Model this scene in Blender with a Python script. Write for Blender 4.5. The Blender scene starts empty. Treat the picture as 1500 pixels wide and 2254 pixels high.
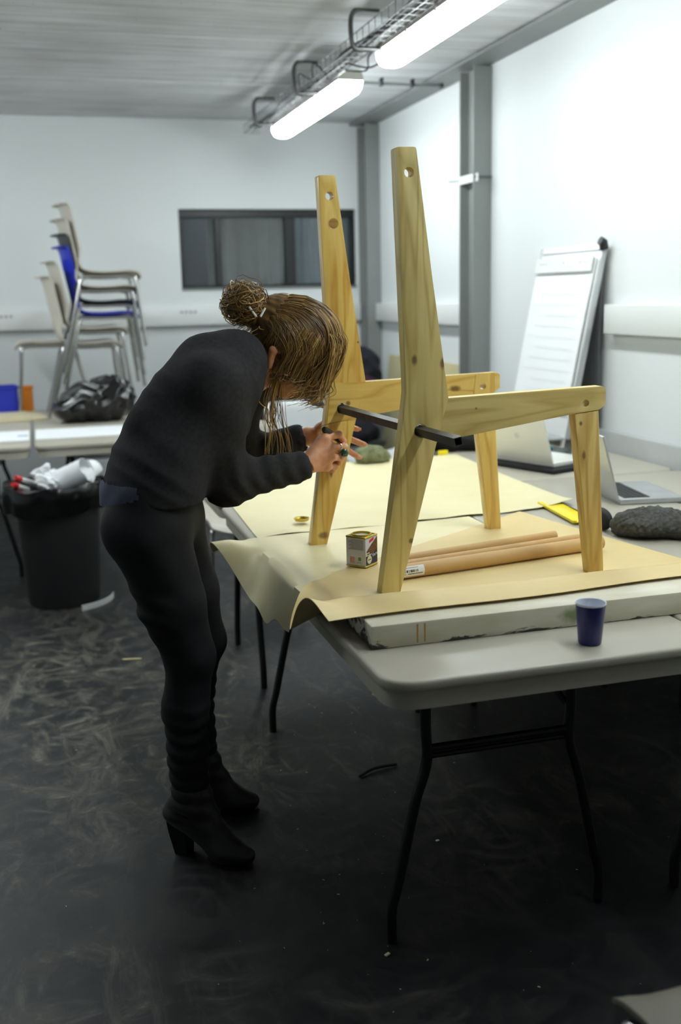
import bpy, bmesh, math, random
import numpy as np
from mathutils import Vector, Matrix
R = math.radians
random.seed(7); rng = np.random.default_rng(7)
scene = bpy.context.scene
C = scene.collection

# ------------------------------------------------------------------ camera
YAW, PITCH, ROLL = 0.27891443, 0.20489004, -0.02187794
cam_data = bpy.data.cameras.new('camera')
cam_data.sensor_fit = 'VERTICAL'; cam_data.sensor_height = 36.0
cam_data.lens = 2300.0 / 2254.0 * 36.0
cam_data.clip_start = 0.05
cam_data.dof.use_dof = True
cam_data.dof.focus_distance = 2.55
cam_data.dof.aperture_fstop = 2.4
cam = bpy.data.objects.new('camera', cam_data); C.objects.link(cam)
_f = Vector((math.sin(YAW)*math.cos(PITCH), math.cos(YAW)*math.cos(PITCH), -math.sin(PITCH)))
_r0 = Vector((math.cos(YAW), -math.sin(YAW), 0)); _u0 = _r0.cross(_f)
_r = _r0*math.cos(ROLL) + _u0*math.sin(ROLL); _u = -_r0*math.sin(ROLL) + _u0*math.cos(ROLL)
_m = Matrix((_r, _u, -_f)).transposed().to_4x4(); _m.translation = Vector((0, 0, 1.45))
cam.matrix_world = _m
scene.camera = cam

# ------------------------------------------------------------------ world and exposure
w = bpy.data.worlds.new('world'); scene.world = w; w.use_nodes = True
w.node_tree.nodes['Background'].inputs[0].default_value = (0.5, 0.6, 0.7, 1)
w.node_tree.nodes['Background'].inputs[1].default_value = 0.0
scene.view_settings.view_transform = 'Standard'; scene.view_settings.look = 'None'
scene.view_settings.gamma = 1.0; scene.view_settings.use_curve_mapping = False
scene.view_settings.exposure = 0.0
scene.cycles.max_bounces = 8; scene.cycles.diffuse_bounces = 5
scene.cycles.use_denoising = True
scene.cycles.sample_clamp_indirect = 6.0
LAMP = 33.5               # radiance of a lit fluorescent diffuser
LAMP_COL = (0.90, 0.98, 1.0)

# ------------------------------------------------------------------ materials
def lin(c):
    return tuple((v/12.92 if v <= 0.04045 else ((v+0.055)/1.055)**2.4) for v in [x/255.0 for x in c])
MATS = {}
def nodes(name):
    m = bpy.data.materials.new(name); m.use_nodes = True
    nt = m.node_tree; b = nt.nodes['Principled BSDF']
    MATS[name] = m
    return m, nt, b
def texco(nt, scale=(1,1,1), kind='Object'):
    tc = nt.nodes.new('ShaderNodeTexCoord'); mp = nt.nodes.new('ShaderNodeMapping')
    mp.inputs['Scale'].default_value = scale
    nt.links.new(tc.outputs[kind], mp.inputs['Vector'])
    return mp.outputs['Vector']
def noise(nt, vec, scale, detail=4, rough=0.55, dist=0.0):
    n = nt.nodes.new('ShaderNodeTexNoise')
    n.inputs['Scale'].default_value = scale; n.inputs['Detail'].default_value = detail
    n.inputs['Roughness'].default_value = rough; n.inputs['Distortion'].default_value = dist
    nt.links.new(vec, n.inputs['Vector']); return n.outputs['Fac']
def ramp(nt, fac, stops):
    r = nt.nodes.new('ShaderNodeValToRGB')
    while len(r.color_ramp.elements) < len(stops): r.color_ramp.elements.new(0.5)
    for e, (p, c) in zip(r.color_ramp.elements, stops):
        e.position = p; e.color = (*c, 1)
    nt.links.new(fac, r.inputs[0]); return r.outputs[0]
def mix(nt, fac, a, b, kind='MIX'):
    n = nt.nodes.new('ShaderNodeMix'); n.data_type = 'RGBA'; n.blend_type = kind
    if isinstance(fac, float): n.inputs[0].default_value = fac
    else: nt.links.new(fac, n.inputs[0])
    for v, i in ((a, 6), (b, 7)):
        if isinstance(v, tuple): n.inputs[i].default_value = (*v, 1)
        else: nt.links.new(v, n.inputs[i])
    return n.outputs[2]
def bump(nt, b, fac, strength, dist=0.002):
    n = nt.nodes.new('ShaderNodeBump'); n.inputs['Strength'].default_value = strength
    n.inputs['Distance'].default_value = dist
    nt.links.new(fac, n.inputs['Height']); nt.links.new(n.outputs[0], b.inputs['Normal'])
def plain(name, col, rough=0.5, metal=0.0, var=0.06, scale=6.0, bmp=0.0, bscale=80.0, spec=None, coat=0.0):
    m, nt, b = nodes(name)
    c = lin(col); v = texco(nt)
    f = noise(nt, v, scale, 4)
    cc = ramp(nt, f, [(0.25, tuple(x*(1-var) for x in c)), (0.75, tuple(min(1, x*(1+var)) for x in c))])
    nt.links.new(cc, b.inputs['Base Color'])
    b.inputs['Roughness'].default_value = rough; b.inputs['Metallic'].default_value = metal
    if spec is not None: b.inputs['Specular IOR Level'].default_value = spec
    if coat: b.inputs['Coat Weight'].default_value = coat
    if bmp: bump(nt, b, noise(nt, v, bscale, 5), bmp)
    return m
def emission(name, col, strength):
    m, nt, b = nodes(name)
    b.inputs['Base Color'].default_value = (0.8, 0.8, 0.8, 1)
    b.inputs['Emission Color'].default_value = (*col, 1); b.inputs['Emission Strength'].default_value = strength
    return m
def knots(nt, col, pts, dark):
    tc = nt.nodes.new('ShaderNodeTexCoord')
    nz = nt.nodes.new('ShaderNodeTexNoise'); nz.inputs['Scale'].default_value = 60
    nt.links.new(tc.outputs['Object'], nz.inputs['Vector'])
    for (p, sc, r) in pts:
        s = nt.nodes.new('ShaderNodeVectorMath'); s.operation = 'SUBTRACT'; s.inputs[1].default_value = p
        nt.links.new(tc.outputs['Object'], s.inputs[0])
        g = nt.nodes.new('ShaderNodeVectorMath'); g.operation = 'MULTIPLY'; g.inputs[1].default_value = sc
        nt.links.new(s.outputs[0], g.inputs[0])
        l = nt.nodes.new('ShaderNodeVectorMath'); l.operation = 'LENGTH'; nt.links.new(g.outputs[0], l.inputs[0])
        a = nt.nodes.new('ShaderNodeMath'); a.operation = 'MULTIPLY_ADD'
        nt.links.new(nz.outputs['Fac'], a.inputs[0]); a.inputs[1].default_value = r*0.8; nt.links.new(l.outputs['Value'], a.inputs[2])
        k = nt.nodes.new('ShaderNodeMapRange'); k.inputs[1].default_value = r*1.0; k.inputs[2].default_value = r*1.9
        k.inputs[3].default_value = 0.8; k.inputs[4].default_value = 0.0
        nt.links.new(a.outputs[0], k.inputs[0])
        col = mix(nt, k.outputs[0], col, dark)
    return col
def wood(name, light, dark, axis, seed=0.0, rough=0.42, coat=0.0, knot=()):
    m, nt, b = nodes(name)
    sc = {'x': (0.9, 9.0, 9.0), 'z': (9.0, 9.0, 0.9), 'y': (9.0, 0.9, 9.0)}[axis]
    tc = nt.nodes.new('ShaderNodeTexCoord'); mp = nt.nodes.new('ShaderNodeMapping')
    mp.inputs['Scale'].default_value = sc; mp.inputs['Location'].default_value = (seed, seed*1.7, seed*0.6)
    nt.links.new(tc.outputs['Object'], mp.inputs['Vector']); v = mp.outputs['Vector']
    wv = nt.nodes.new('ShaderNodeTexNoise'); wv.inputs['Scale'].default_value = 1.3; wv.inputs['Detail'].default_value = 2
    nt.links.new(v, wv.inputs['Vector'])
    mu = nt.nodes.new('ShaderNodeMath'); mu.operation = 'MULTIPLY'; mu.inputs[1].default_value = 15.0
    nt.links.new(wv.outputs['Fac'], mu.inputs[0])
    fr = nt.nodes.new('ShaderNodeMath'); fr.operation = 'PINGPONG'; fr.inputs[1].default_value = 1.0
    nt.links.new(mu.outputs[0], fr.inputs[0])
    l, d = lin(light), lin(dark)
    rings = ramp(nt, fr.outputs[0], [(0.0, l), (0.55, l), (0.93, d), (1.0, tuple(x*0.85 for x in d))])
    fine = noise(nt, v, 9.0, 5)
    col = mix(nt, 0.35, rings, ramp(nt, fine, [(0.3, d), (0.7, l)]))
    blot = noise(nt, texco(nt, (3, 3, 3)), 1.6, 2)
    col = mix(nt, ramp(nt, blot, [(0.45, (0,0,0)), (0.8, (0.35,0.35,0.35))]), col, d)
    if knot: col = knots(nt, col, knot, lin((98, 62, 34)))
    nt.links.new(col, b.inputs['Base Color'])
    b.inputs['Roughness'].default_value = rough
    if coat: b.inputs['Coat Weight'].default_value = coat; b.inputs['Coat Roughness'].default_value = 0.15
    bump(nt, b, fine, 0.12, 0.001)
    return m

def concrete_ceiling():
    m, nt, b = nodes('board marked concrete')
    v = texco(nt, (0.35, 5.0, 1.0))
    f = noise(nt, v, 3.0, 8, 0.65)
    g = noise(nt, texco(nt), 1.3, 4)
    c = ramp(nt, f, [(0.25, lin((178, 177, 176))), (0.5, lin((216, 218, 220))), (0.78, lin((236, 240, 244)))])
    c2 = ramp(nt, g, [(0.3, lin((186, 182, 178))), (0.7, (1, 1, 1))])
    col = mix(nt, 0.5, c, c2, 'MULTIPLY')
    pit = nt.nodes.new('ShaderNodeTexVoronoi'); pit.inputs['Scale'].default_value = 22
    nt.links.new(texco(nt), pit.inputs['Vector'])
    col = mix(nt, ramp(nt, pit.outputs['Distance'], [(0.03, (1,1,1)), (0.09, (0,0,0))]), col, lin((92, 88, 84)))
    nt.links.new(col, b.inputs['Base Color']); b.inputs['Roughness'].default_value = 0.85
    bump(nt, b, f, 0.35, 0.004)
    return m
def dark_floor():
    m, nt, b = nodes('black rubber floor with plaster dust')
    v = texco(nt)
    big = noise(nt, v, 1.1, 6, 0.6, 0.6)
    mid = noise(nt, texco(nt, (1.0, 1.25, 1)), 5.5, 10, 0.72, 1.6)
    wipe = noise(nt, texco(nt, (2.2, 0.8, 1)), 3.0, 8, 0.7, 2.2)
    fine = noise(nt, v, 70.0, 6, 0.7)
    base = ramp(nt, big, [(0.3, lin((24, 24, 26))), (0.75, lin((42, 42, 44)))])
    smear = ramp(nt, mid, [(0.47, (0,0,0)), (0.58, (0.25,0.25,0.25)), (0.70, (0.9,0.9,0.9))])
    smear2 = ramp(nt, wipe, [(0.50, (0,0,0)), (0.62, (0.35,0.35,0.35)), (0.75, (0.7,0.7,0.7))])
    # dust lies in patches, most of it in the worked area left of the tables
    pn = noise(nt, texco(nt), 0.9, 3)
    sp = nt.nodes.new('ShaderNodeVectorMath'); sp.operation = 'DISTANCE'; sp.inputs[1].default_value = (0.25, 3.75, 0)
    tc = nt.nodes.new('ShaderNodeTexCoord'); nt.links.new(tc.outputs['Object'], sp.inputs[0])
    mr = nt.nodes.new('ShaderNodeMapRange'); mr.inputs[1].default_value = 0.3; mr.inputs[2].default_value = 1.5; mr.inputs[3].default_value = 0.16; mr.inputs[4].default_value = -0.05
    nt.links.new(sp.outputs['Value'], mr.inputs[0])
    ad = nt.nodes.new('ShaderNodeMath'); ad.operation = 'ADD'; nt.links.new(pn, ad.inputs[0]); nt.links.new(mr.outputs[0], ad.inputs[1])
    patch = ramp(nt, ad.outputs[0], [(0.36, (0.05,0.05,0.05)), (0.66, (1,1,1))])
    dust = mix(nt, 1.0, mix(nt, 1.0, smear, smear2, 'LIGHTEN'), patch, 'MULTIPLY')
    col = mix(nt, dust, base, lin((138, 134, 118)))
    speck = ramp(nt, fine, [(0.66, (0,0,0)), (0.76, (0.6,0.6,0.6))])
    col = mix(nt, mix(nt, 1.0, speck, patch, 'MULTIPLY'), col, lin((150, 146, 132)))
    nt.links.new(col, b.inputs['Base Color'])
    rr = ramp(nt, mid, [(0.35, (0.34,0.34,0.34)), (0.7, (0.62,0.62,0.62))])
    nt.links.new(rr, b.inputs['Roughness']); b.inputs['Specular IOR Level'].default_value = 0.38
    bump(nt, b, fine, 0.08, 0.002)
    return m
def glass(name, tint, alpha_t=0.9):
    m, nt, b = nodes(name)
    b.inputs['Base Color'].default_value = (*tint, 1); b.inputs['Roughness'].default_value = 0.03
    b.inputs['Transmission Weight'].default_value = alpha_t; b.inputs['IOR'].default_value = 1.45
    return m
def painted_plank():
    m, nt, b = nodes('chipped white paint on plank')
    v = texco(nt)
    f = noise(nt, texco(nt, (3.0, 9, 14)), 3.0, 8, 0.7, 0.6)
    c = ramp(nt, noise(nt, texco(nt, (2, 6, 8)), 2.5, 5), [(0.3, lin((202, 194, 164))), (0.7, lin((228, 223, 206)))])
    # edges chipped: paint is gone towards the lower front arris
    sx = nt.nodes.new('ShaderNodeSeparateXYZ'); tc = nt.nodes.new('ShaderNodeTexCoord')
    nt.links.new(tc.outputs['Object'], sx.inputs[0])
    mr = nt.nodes.new('ShaderNodeMapRange'); mr.inputs[1].default_value = 0.001; mr.inputs[2].default_value = 0.016
    mr.inputs[3].default_value = 0.20; mr.inputs[4].default_value = 0.0
    nt.links.new(sx.outputs['Z'], mr.inputs[0])
    mr2 = nt.nodes.new('ShaderNodeMapRange'); mr2.inputs[1].default_value = 0.005; mr2.inputs[2].default_value = 0.05
    mr2.inputs[3].default_value = 0.17; mr2.inputs[4].default_value = 0.0
    nt.links.new(sx.outputs['X'], mr2.inputs[0])
    a = nt.nodes.new('ShaderNodeMath'); a.operation = 'ADD'; nt.links.new(f, a.inputs[0]); nt.links.new(mr.outputs[0], a.inputs[1])
    a2 = nt.nodes.new('ShaderNodeMath'); a2.operation = 'ADD'; nt.links.new(a.outputs[0], a2.inputs[0]); nt.links.new(mr2.outputs[0], a2.inputs[1])
    chip = ramp(nt, a2.outputs[0], [(0.70, (0,0,0)), (0.74, (1,1,1))])
    # the arris mask only counts on the front face
    col = mix(nt, chip, c, lin((66, 66, 58)))
    col = knots(nt, col, [((0.46, 0.0, 0.028), (0.45, 0.2, 1.0), 0.014)], lin((104, 128, 60)))
    nt.links.new(col, b.inputs['Base Color']); b.inputs['Roughness'].default_value = 0.55
    bump(nt, b, f, 0.25, 0.002)
    return m
def kraft(name, c1, c2):
    m, nt, b = nodes(name)
    f = noise(nt, texco(nt), 5.0, 5)
    g = noise(nt, texco(nt, (1, 30, 1)), 6.0, 3)
    col = mix(nt, 0.25, ramp(nt, f, [(0.3, lin(c1)), (0.7, lin(c2))]), ramp(nt, g, [(0.3, lin(c1)), (0.7, lin(c2))]))
    nt.links.new(col, b.inputs['Base Color']); b.inputs['Roughness'].default_value = 0.5
    b.inputs['Specular IOR Level'].default_value = 0.35
    bump(nt, b, f, 0.2, 0.006)
    return m
def hair_mat():
    m, nt, b = nodes('dark blond hair')
    at = nt.nodes.new('ShaderNodeAttribute'); at.attribute_name = 'tone'
    c = ramp(nt, at.outputs['Fac'], [(0.0, lin((66, 48, 26))), (0.5, lin((124, 94, 50))), (1.0, lin((210, 172, 104)))])
    nt.links.new(c, b.inputs['Base Color']); b.inputs['Roughness'].default_value = 0.38
    b.inputs['Specular IOR Level'].default_value = 0.45
    return m
def skin_mat():
    m, nt, b = nodes('skin')
    f = noise(nt, texco(nt), 45, 4)
    c = ramp(nt, f, [(0.3, lin((196, 134, 100))), (0.7, lin((220, 162, 126)))])
    nt.links.new(c, b.inputs['Base Color']); b.inputs['Roughness'].default_value = 0.48
    b.inputs['Subsurface Weight'].default_value = 0.08; b.inputs['Subsurface Radius'].default_value = (0.01, 0.004, 0.002)
    return m

plain('white wall paint', (222, 226, 226), 0.75, var=0.02, scale=1.2, bmp=0.05, bscale=120)
plain('wall plinth grey', (176, 178, 176), 0.8, var=0.06, scale=8)
plain('grey steel paint', (132, 136, 134), 0.5, var=0.06, scale=3, bmp=0.05, bscale=30)
plain('white plastic', (226, 228, 226), 0.4, var=0.02)
plain('lamp housing', (196, 194, 184), 0.5, var=0.03)
plain('galvanised steel', (96, 96, 95), 0.42, metal=0.8, var=0.1, scale=30)
plain('dark cable', (30, 30, 32), 0.6)
plain('window frame black', (24, 25, 27), 0.4)
plain('table plastic', (176, 171, 156), 0.38, var=0.05, scale=4, bmp=0.06, bscale=250)
plain('table leg black', (20, 20, 21), 0.4, metal=0.2)
plain('chrome', (200, 200, 198), 0.18, metal=1.0, var=0.02)
plain('shell beige', (196, 190, 178), 0.45, var=0.03)
plain('shell beige shaded', (106, 101, 88), 0.5, var=0.04)  # beige shell with the dim foreground shade put into its colour
plain('shell white', (214, 216, 216), 0.4, var=0.02)
plain('shell dark grey', (62, 66, 66), 0.45)
plain('shell blue', (34, 52, 190), 0.4)
plain('black sweater', (47, 46, 48), 0.92, var=0.25, scale=90, bmp=0.35, bscale=420, spec=0.2)
plain('black trousers', (27, 27, 29), 0.75, var=0.2, scale=120, bmp=0.2, bscale=600, spec=0.25)
plain('black leather boot', (30, 29, 27), 0.5, var=0.2, scale=25, bmp=0.2, bscale=90)
plain('blue undershirt', (74, 78, 98), 0.9, var=0.1, scale=60)
plain('black plastic bag', (12, 12, 13), 0.2, var=0.1, scale=20, bmp=0.6, bscale=14, spec=0.6)
plain('bin plastic', (34, 34, 35), 0.55, var=0.12, scale=12)
plain('white paper', (238, 240, 242), 0.7, var=0.015, bmp=0.05, bscale=20)
plain('steel bar', (92, 90, 88), 0.5, metal=0.7, var=0.25, scale=40)
plain('hole dark', (18, 16, 14), 0.8)
plain('navy cup', (38, 40, 108), 0.35, var=0.04)
plain('white cup', (220, 224, 234), 0.4, var=0.02)
plain('tin gold', (200, 176, 70), 0.3, metal=0.9, var=0.06)
plain('varnish', (120, 66, 16), 0.08, var=0.1)
plain('can white', (214, 214, 222), 0.4, var=0.03)
plain('can navy', (22, 26, 56), 0.4, var=0.05)
plain('can red', (206, 40, 40), 0.4)
plain('can cream', (228, 224, 186), 0.4)
plain('can brown', (104, 64, 34), 0.5, var=0.5, scale=90)
plain('print pink', (222, 140, 136), 0.6)
plain('print grey', (150, 150, 160), 0.6)
plain('pencil pale', (206, 210, 216), 0.7)
plain('print dark', (40, 38, 40), 0.6)
plain('print green', (120, 150, 70), 0.6)
plain('yellow paint', (246, 224, 20), 0.35, var=0.04)
plain('laptop white', (232, 232, 226), 0.28, var=0.02)
plain('laptop silver', (188, 190, 192), 0.32, metal=0.6, var=0.02)
plain('key black', (22, 22, 24), 0.5)
plain('black nylon', (20, 20, 22), 0.7, var=0.2, scale=60, bmp=0.2, bscale=200)
plain('grey felt', (92, 92, 96), 0.9, var=0.1, scale=40)
plain('knit wool', (82, 82, 79), 0.95, var=0.45, scale=110, bmp=1.0, bscale=120, spec=0.1)
plain('camo cloth', (112, 116, 84), 0.9, var=0.5, scale=40)
plain('purple cloth', (58, 24, 50), 0.9, var=0.2, scale=20)
plain('coat navy', (18, 20, 34), 0.85, var=0.3, scale=16)
plain('orange plastic', (232, 132, 22), 0.45)
plain('red plastic', (206, 30, 28), 0.45)
plain('plywood', (190, 180, 138), 0.6, var=0.1, scale=9)
plain('cardboard', (206, 196, 164), 0.7, var=0.06)
plain('elastic band', (190, 108, 40), 0.6)
plain('ring stone', (10, 62, 36), 0.06, spec=0.8, coat=1.0)
plain('marker black', (34, 36, 40), 0.35, var=0.1)
plain('marker tip', (220, 222, 214), 0.35)
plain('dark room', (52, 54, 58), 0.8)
plain('grey curtain', (168, 166, 162), 0.9, var=0.15, scale=3)
plain('light curtain', (176, 190, 198), 0.9, var=0.1, scale=3)
plain('lip', (170, 84, 74), 0.45, var=0.05)
plain('nail', (226, 170, 146), 0.3, var=0.03)
plain('wood chip', (216, 200, 150), 0.7, var=0.1)
plain('teal plastic', (40, 120, 116), 0.4)
glass('window glass', (0.75, 0.8, 0.82), 0.95)
glass('clear plastic', (0.9, 0.93, 0.95), 0.9)
emission('lamp light', LAMP_COL, LAMP)
concrete_ceiling(); dark_floor(); painted_plank(); hair_mat(); skin_mat()
kraft('kraft paper cream', (222, 210, 162), (232, 222, 180))
kraft('kraft paper tan', (214, 190, 132), (224, 202, 146))
kraft('kraft tube', (196, 156, 100), (210, 172, 116))

# ------------------------------------------------------------------ mesh helpers
def link(o, parent=None):
    C.objects.link(o)
    if parent is not None: o.parent = parent
    return o
def mesh_obj(name, me, mat, parent=None, smooth=None, loc=None):
    if mat is not None and len(me.materials) == 0: me.materials.append(MATS[mat] if isinstance(mat, str) else mat)
    if smooth is True:
        me.shade_smooth()
    elif isinstance(smooth, (int, float)) and smooth:
        me.shade_smooth()
        me.set_sharp_from_angle(angle=R(smooth))
    o = bpy.data.objects.new(name, me)
    if loc is not None: o.location = loc
    return link(o, parent)
def bm_obj(name, bm, mat, parent=None, smooth=40, loc=None):
    bmesh.ops.recalc_face_normals(bm, faces=bm.faces[:])
    me = bpy.data.meshes.new(name); bm.to_mesh(me); bm.free()
    return mesh_obj(name, me, mat, parent, smooth, loc)
def py_obj(name, verts, faces, mat, parent=None, smooth=40, loc=None):
    me = bpy.data.meshes.new(name)
    me.from_pydata([tuple(map(float, v)) for v in verts], [], [tuple(map(int, f)) for f in faces]); me.update()
    return mesh_obj(name, me, mat, parent, smooth, loc)
def tag(o, label, cat, group=None):
    o['label'] = label; o['category'] = cat
    if group: o['group'] = group
    return o
def struct(o, label=None):
    o['kind'] = 'structure'
    if label: o['label'] = label
    return o
def empty(name, loc=(0,0,0), rz=0.0, label=None, cat=None, group=None):
    o = bpy.data.objects.new(name, None); o.location = loc; o.rotation_euler = (0, 0, rz); o.empty_display_size = 0.1
    C.objects.link(o)
    if label: tag(o, label, cat, group)
    return o
def copy_tree(o, parent=None):
    c = o.copy(); C.objects.link(c); c.parent = parent
    for ch in list(o.children): copy_tree(ch, c)
    return c
def add_box(bm, a, b, bev=0.0, seg=2, mtx=None):
    x0, y0, z0 = a; x1, y1, z1 = b
    t = bmesh.new()
    bmesh.ops.create_cube(t, size=1.0)
    for v in t.verts:
        v.co = Vector(((x0+x1)/2 + v.co.x*(x1-x0), (y0+y1)/2 + v.co.y*(y1-y0), (z0+z1)/2 + v.co.z*(z1-z0)))
    if bev: bmesh.ops.bevel(t, geom=t.edges[:], offset=bev, segments=seg, affect='EDGES', profile=0.5)
    if mtx is not None: t.transform(mtx)
    me = bpy.data.meshes.new('t'); t.to_mesh(me); t.free(); bm.from_mesh(me); bpy.data.meshes.remove(me)
def box(name, a, b, mat, parent=None, bev=0.0, seg=2, mtx=None, smooth=40):
    bm = bmesh.new(); add_box(bm, a, b, bev, seg, mtx); return bm_obj(name, bm, mat, parent, smooth)
def frames(pts):
    P = [Vector(p) for p in pts]; n = len(P); T = []
    for i in range(n):
        t = (P[min(i+1, n-1)] - P[max(i-1, 0)]); T.append(t.normalized() if t.length > 1e-9 else Vector((0,0,1)))
    up = Vector((0, 0, 1)) if abs(T[0].z) < 0.9 else Vector((1, 0, 0))
    N = (up - T[0]*up.dot(T[0])).normalized(); out = []
    for i in range(n):
        N = (N - T[i]*N.dot(T[i]))
        N = N.normalized() if N.length > 1e-6 else T[i].orthogonal().normalized()
        out.append((P[i], T[i], N, T[i].cross(N)))
    return out
def tube_data(pts, rad, sides=10, cap=True, sq=False):
    V, F = [], []
    fr = frames(pts); n = len(fr)
    for i, (p, t, a, b) in enumerate(fr):
        r = rad[i] if hasattr(rad, '__len__') else rad
        for k in range(sides):
            th = 2*math.pi*(k + (0.5 if sq else 0))/sides
            rr = r*(math.sqrt(2) if sq else 1)
            V.append(p + a*(rr*math.cos(th)) + b*(rr*math.sin(th)))
    for i in range(n-1):
        for k in range(sides):
            k2 = (k+1) % sides
            F.append((i*sides+k, i*sides+k2, (i+1)*sides+k2, (i+1)*sides+k))
    if cap:
        F.append(tuple(range(sides))[::-1]); F.append(tuple((n-1)*sides+k for k in range(sides)))
    return V, F
def tube(name, pts, rad, mat, parent=None, sides=10, cap=True, smooth=50, sq=False):
    V, F = tube_data(pts, rad, sides, cap, sq); return py_obj(name, V, F, mat, parent, smooth)
def tubes(name, paths, mat, parent=None, smooth=50):
    V, F = [], []
    for (pts, rad, sides) in paths:
        v, f = tube_data(pts, rad, sides); o = len(V); V += v; F += [tuple(i+o for i in q) for q in f]
    return py_obj(name, V, F, mat, parent, smooth)
def smooth_path(pts, n=8):
    """Catmull-Rom through pts"""
    P = [Vector(p) for p in pts]; P = [P[0]*2-P[1]] + P + [P[-1]*2-P[-2]]; out = []
    for i in range(1, len(P)-2):
        for k in range(n):
            t = k/n; a, b, c, d = P[i-1], P[i], P[i+1], P[i+2]
            out.append(0.5*((2*b) + (c-a)*t + (2*a-5*b+4*c-d)*t*t + (3*b-a-3*c+d)*t**3))
    out.append(P[-2]); return out
def round_poly(pts, r, seg=4):
    """fillet polygon corners; r number or list"""
    out = []; n = len(pts)
    for i in range(n):
        p0, p, p1 = Vector(pts[i-1]), Vector(pts[i]), Vector(pts[(i+1) % n])
        rr = r[i] if hasattr(r, '__len__') else r
        if rr <= 0: out.append(p); continue
        d0, d1 = (p0-p), (p1-p); l = min(rr, d0.length*0.45, d1.length*0.45)
        a, b = p + d0.normalized()*l, p + d1.normalized()*l
        for k in range(seg+1):
            t = k/seg; out.append(a*(1-t)**2 + p*2*t*(1-t) + b*t*t)
    return out
def prism_bm(outer, holes, t, bev=0.0, seg=2, plane='xz'):
    """polygon (2D) with holes, extruded by t along +third axis"""
    bm = bmesh.new()
    def loop(pts):
        vs = [bm.verts.new((p[0], 0.0, p[1])) for p in pts]
        return [bm.edges.new((vs[i], vs[(i+1) % len(vs)])) for i in range(len(vs))]
    oe = loop(outer); he = []
    for h in holes: he += loop(h)
    bmesh.ops.triangle_fill(bm, edges=oe+he, use_beauty=True)
    res = bmesh.ops.extrude_face_region(bm, geom=bm.faces[:])
    vs = [v for v in res['geom'] if isinstance(v, bmesh.types.BMVert)]
    bmesh.ops.translate(bm, verts=vs, vec=(0, t, 0))
    bmesh.ops.recalc_face_normals(bm, faces=bm.faces[:])
    bmesh.ops.dissolve_limit(bm, angle_limit=0.01, verts=bm.verts[:], edges=bm.edges[:]) if not holes else None
    if bev:
        ed = [e for e in bm.edges if len(e.link_faces) == 2 and e.calc_face_angle(0) > 1.0 and abs(e.verts[0].co.y-e.verts[1].co.y) < 1e-6]
        bmesh.ops.bevel(bm, geom=ed, offset=bev, segments=seg, affect='EDGES', profile=0.5, clamp_overlap=True)
    if plane == 'xy':      # (x,z)->(x,y), extrude +z
        bm.transform(Matrix(((1,0,0,0),(0,0,1,0),(0,1,0,0),(0,0,0,1))))
    return bm
def circle(cx, cy, r, n=20): return [(cx + r*math.cos(2*math.pi*k/n), cy + r*math.sin(2*math.pi*k/n)) for k in range(n)]
def lathe(name, prof, mat, parent=None, n=32, smooth=40, loc=None):
    V, F = [], []
    for (r, z) in prof:
        for k in range(n): V.append((r*math.cos(2*math.pi*k/n), r*math.sin(2*math.pi*k/n), z))
    for i in range(len(prof)-1):
        for k in range(n):
            k2 = (k+1) % n; F.append((i*n+k, i*n+k2, (i+1)*n+k2, (i+1)*n+k))
    return py_obj(name, V, F, mat, parent, smooth, loc)
def grid_faces(nu, nv, off=0, flip=False):
    F = []
    for i in range(nu-1):
        for j in range(nv-1):
            q = (off+i*nv+j, off+(i+1)*nv+j, off+(i+1)*nv+j+1, off+i*nv+j+1)
            F.append(q[::-1] if flip else q)
    return F
def sheet(name, P, mat, parent=None, thick=0.0012, smooth=60):
    """P: (nu,nv,3) array -> thin solid sheet"""
    P = np.asarray(P, float); nu, nv = P.shape[:2]
    du = np.gradient(P, axis=0); dv = np.gradient(P, axis=1)
    N = np.cross(du, dv); N /= np.linalg.norm(N, axis=2, keepdims=True)+1e-12
    A = P + N*thick/2; B = P - N*thick/2
    V = np.concatenate([A.reshape(-1, 3), B.reshape(-1, 3)]); o = nu*nv
    F = grid_faces(nu, nv) + grid_faces(nu, nv, o, True)
    ring = [i*nv for i in range(nu)] + [(nu-1)*nv+j for j in range(1, nv)] + [i*nv+nv-1 for i in range(nu-2, -1, -1)] + [j for j in range(nv-2, 0, -1)]
    for a, b in zip(ring, ring[1:]+ring[:1]): F.append((a, b, b+o, a+o))
    return py_obj(name, V, F, mat, parent, smooth)

# ---- signed distance modelling (organic shapes)
def sdf_field(prims, h, k, pad=0.03):
    lo = np.min([p['lo'] for p in prims], axis=0) - pad; hi = np.max([p['hi'] for p in prims], axis=0) + pad
    n = np.ceil((hi-lo)/h).astype(int)+1
    D = np.full(n, 1.0, np.float32)
    for p in prims:
        m = k*1.5 + 0.02
        i0 = np.maximum(((p['lo']-m-lo)/h).astype(int), 0); i1 = np.minimum(((p['hi']+m-lo)/h).astype(int)+2, n)
        ax = [lo[a] + h*np.arange(i0[a], i1[a]) for a in range(3)]
        G = np.stack(np.meshgrid(*ax, indexing='ij'), -1)
        d = p['fn'](G).astype(np.float32)
        sl = tuple(slice(i0[a], i1[a]) for a in range(3))
        cur = D[sl]; kk = p.get('k', k)
        if p.get('sub'):
            hh = np.clip(0.5 - 0.5*(cur+d)/kk, 0, 1); D[sl] = cur*(1-hh) + (-d)*hh + kk*hh*(1-hh)
        else:
            hh = np.clip(0.5 + 0.5*(cur-d)/kk, 0, 1); D[sl] = cur*(1-hh) + d*hh - kk*hh*(1-hh)
    return D, lo
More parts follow.
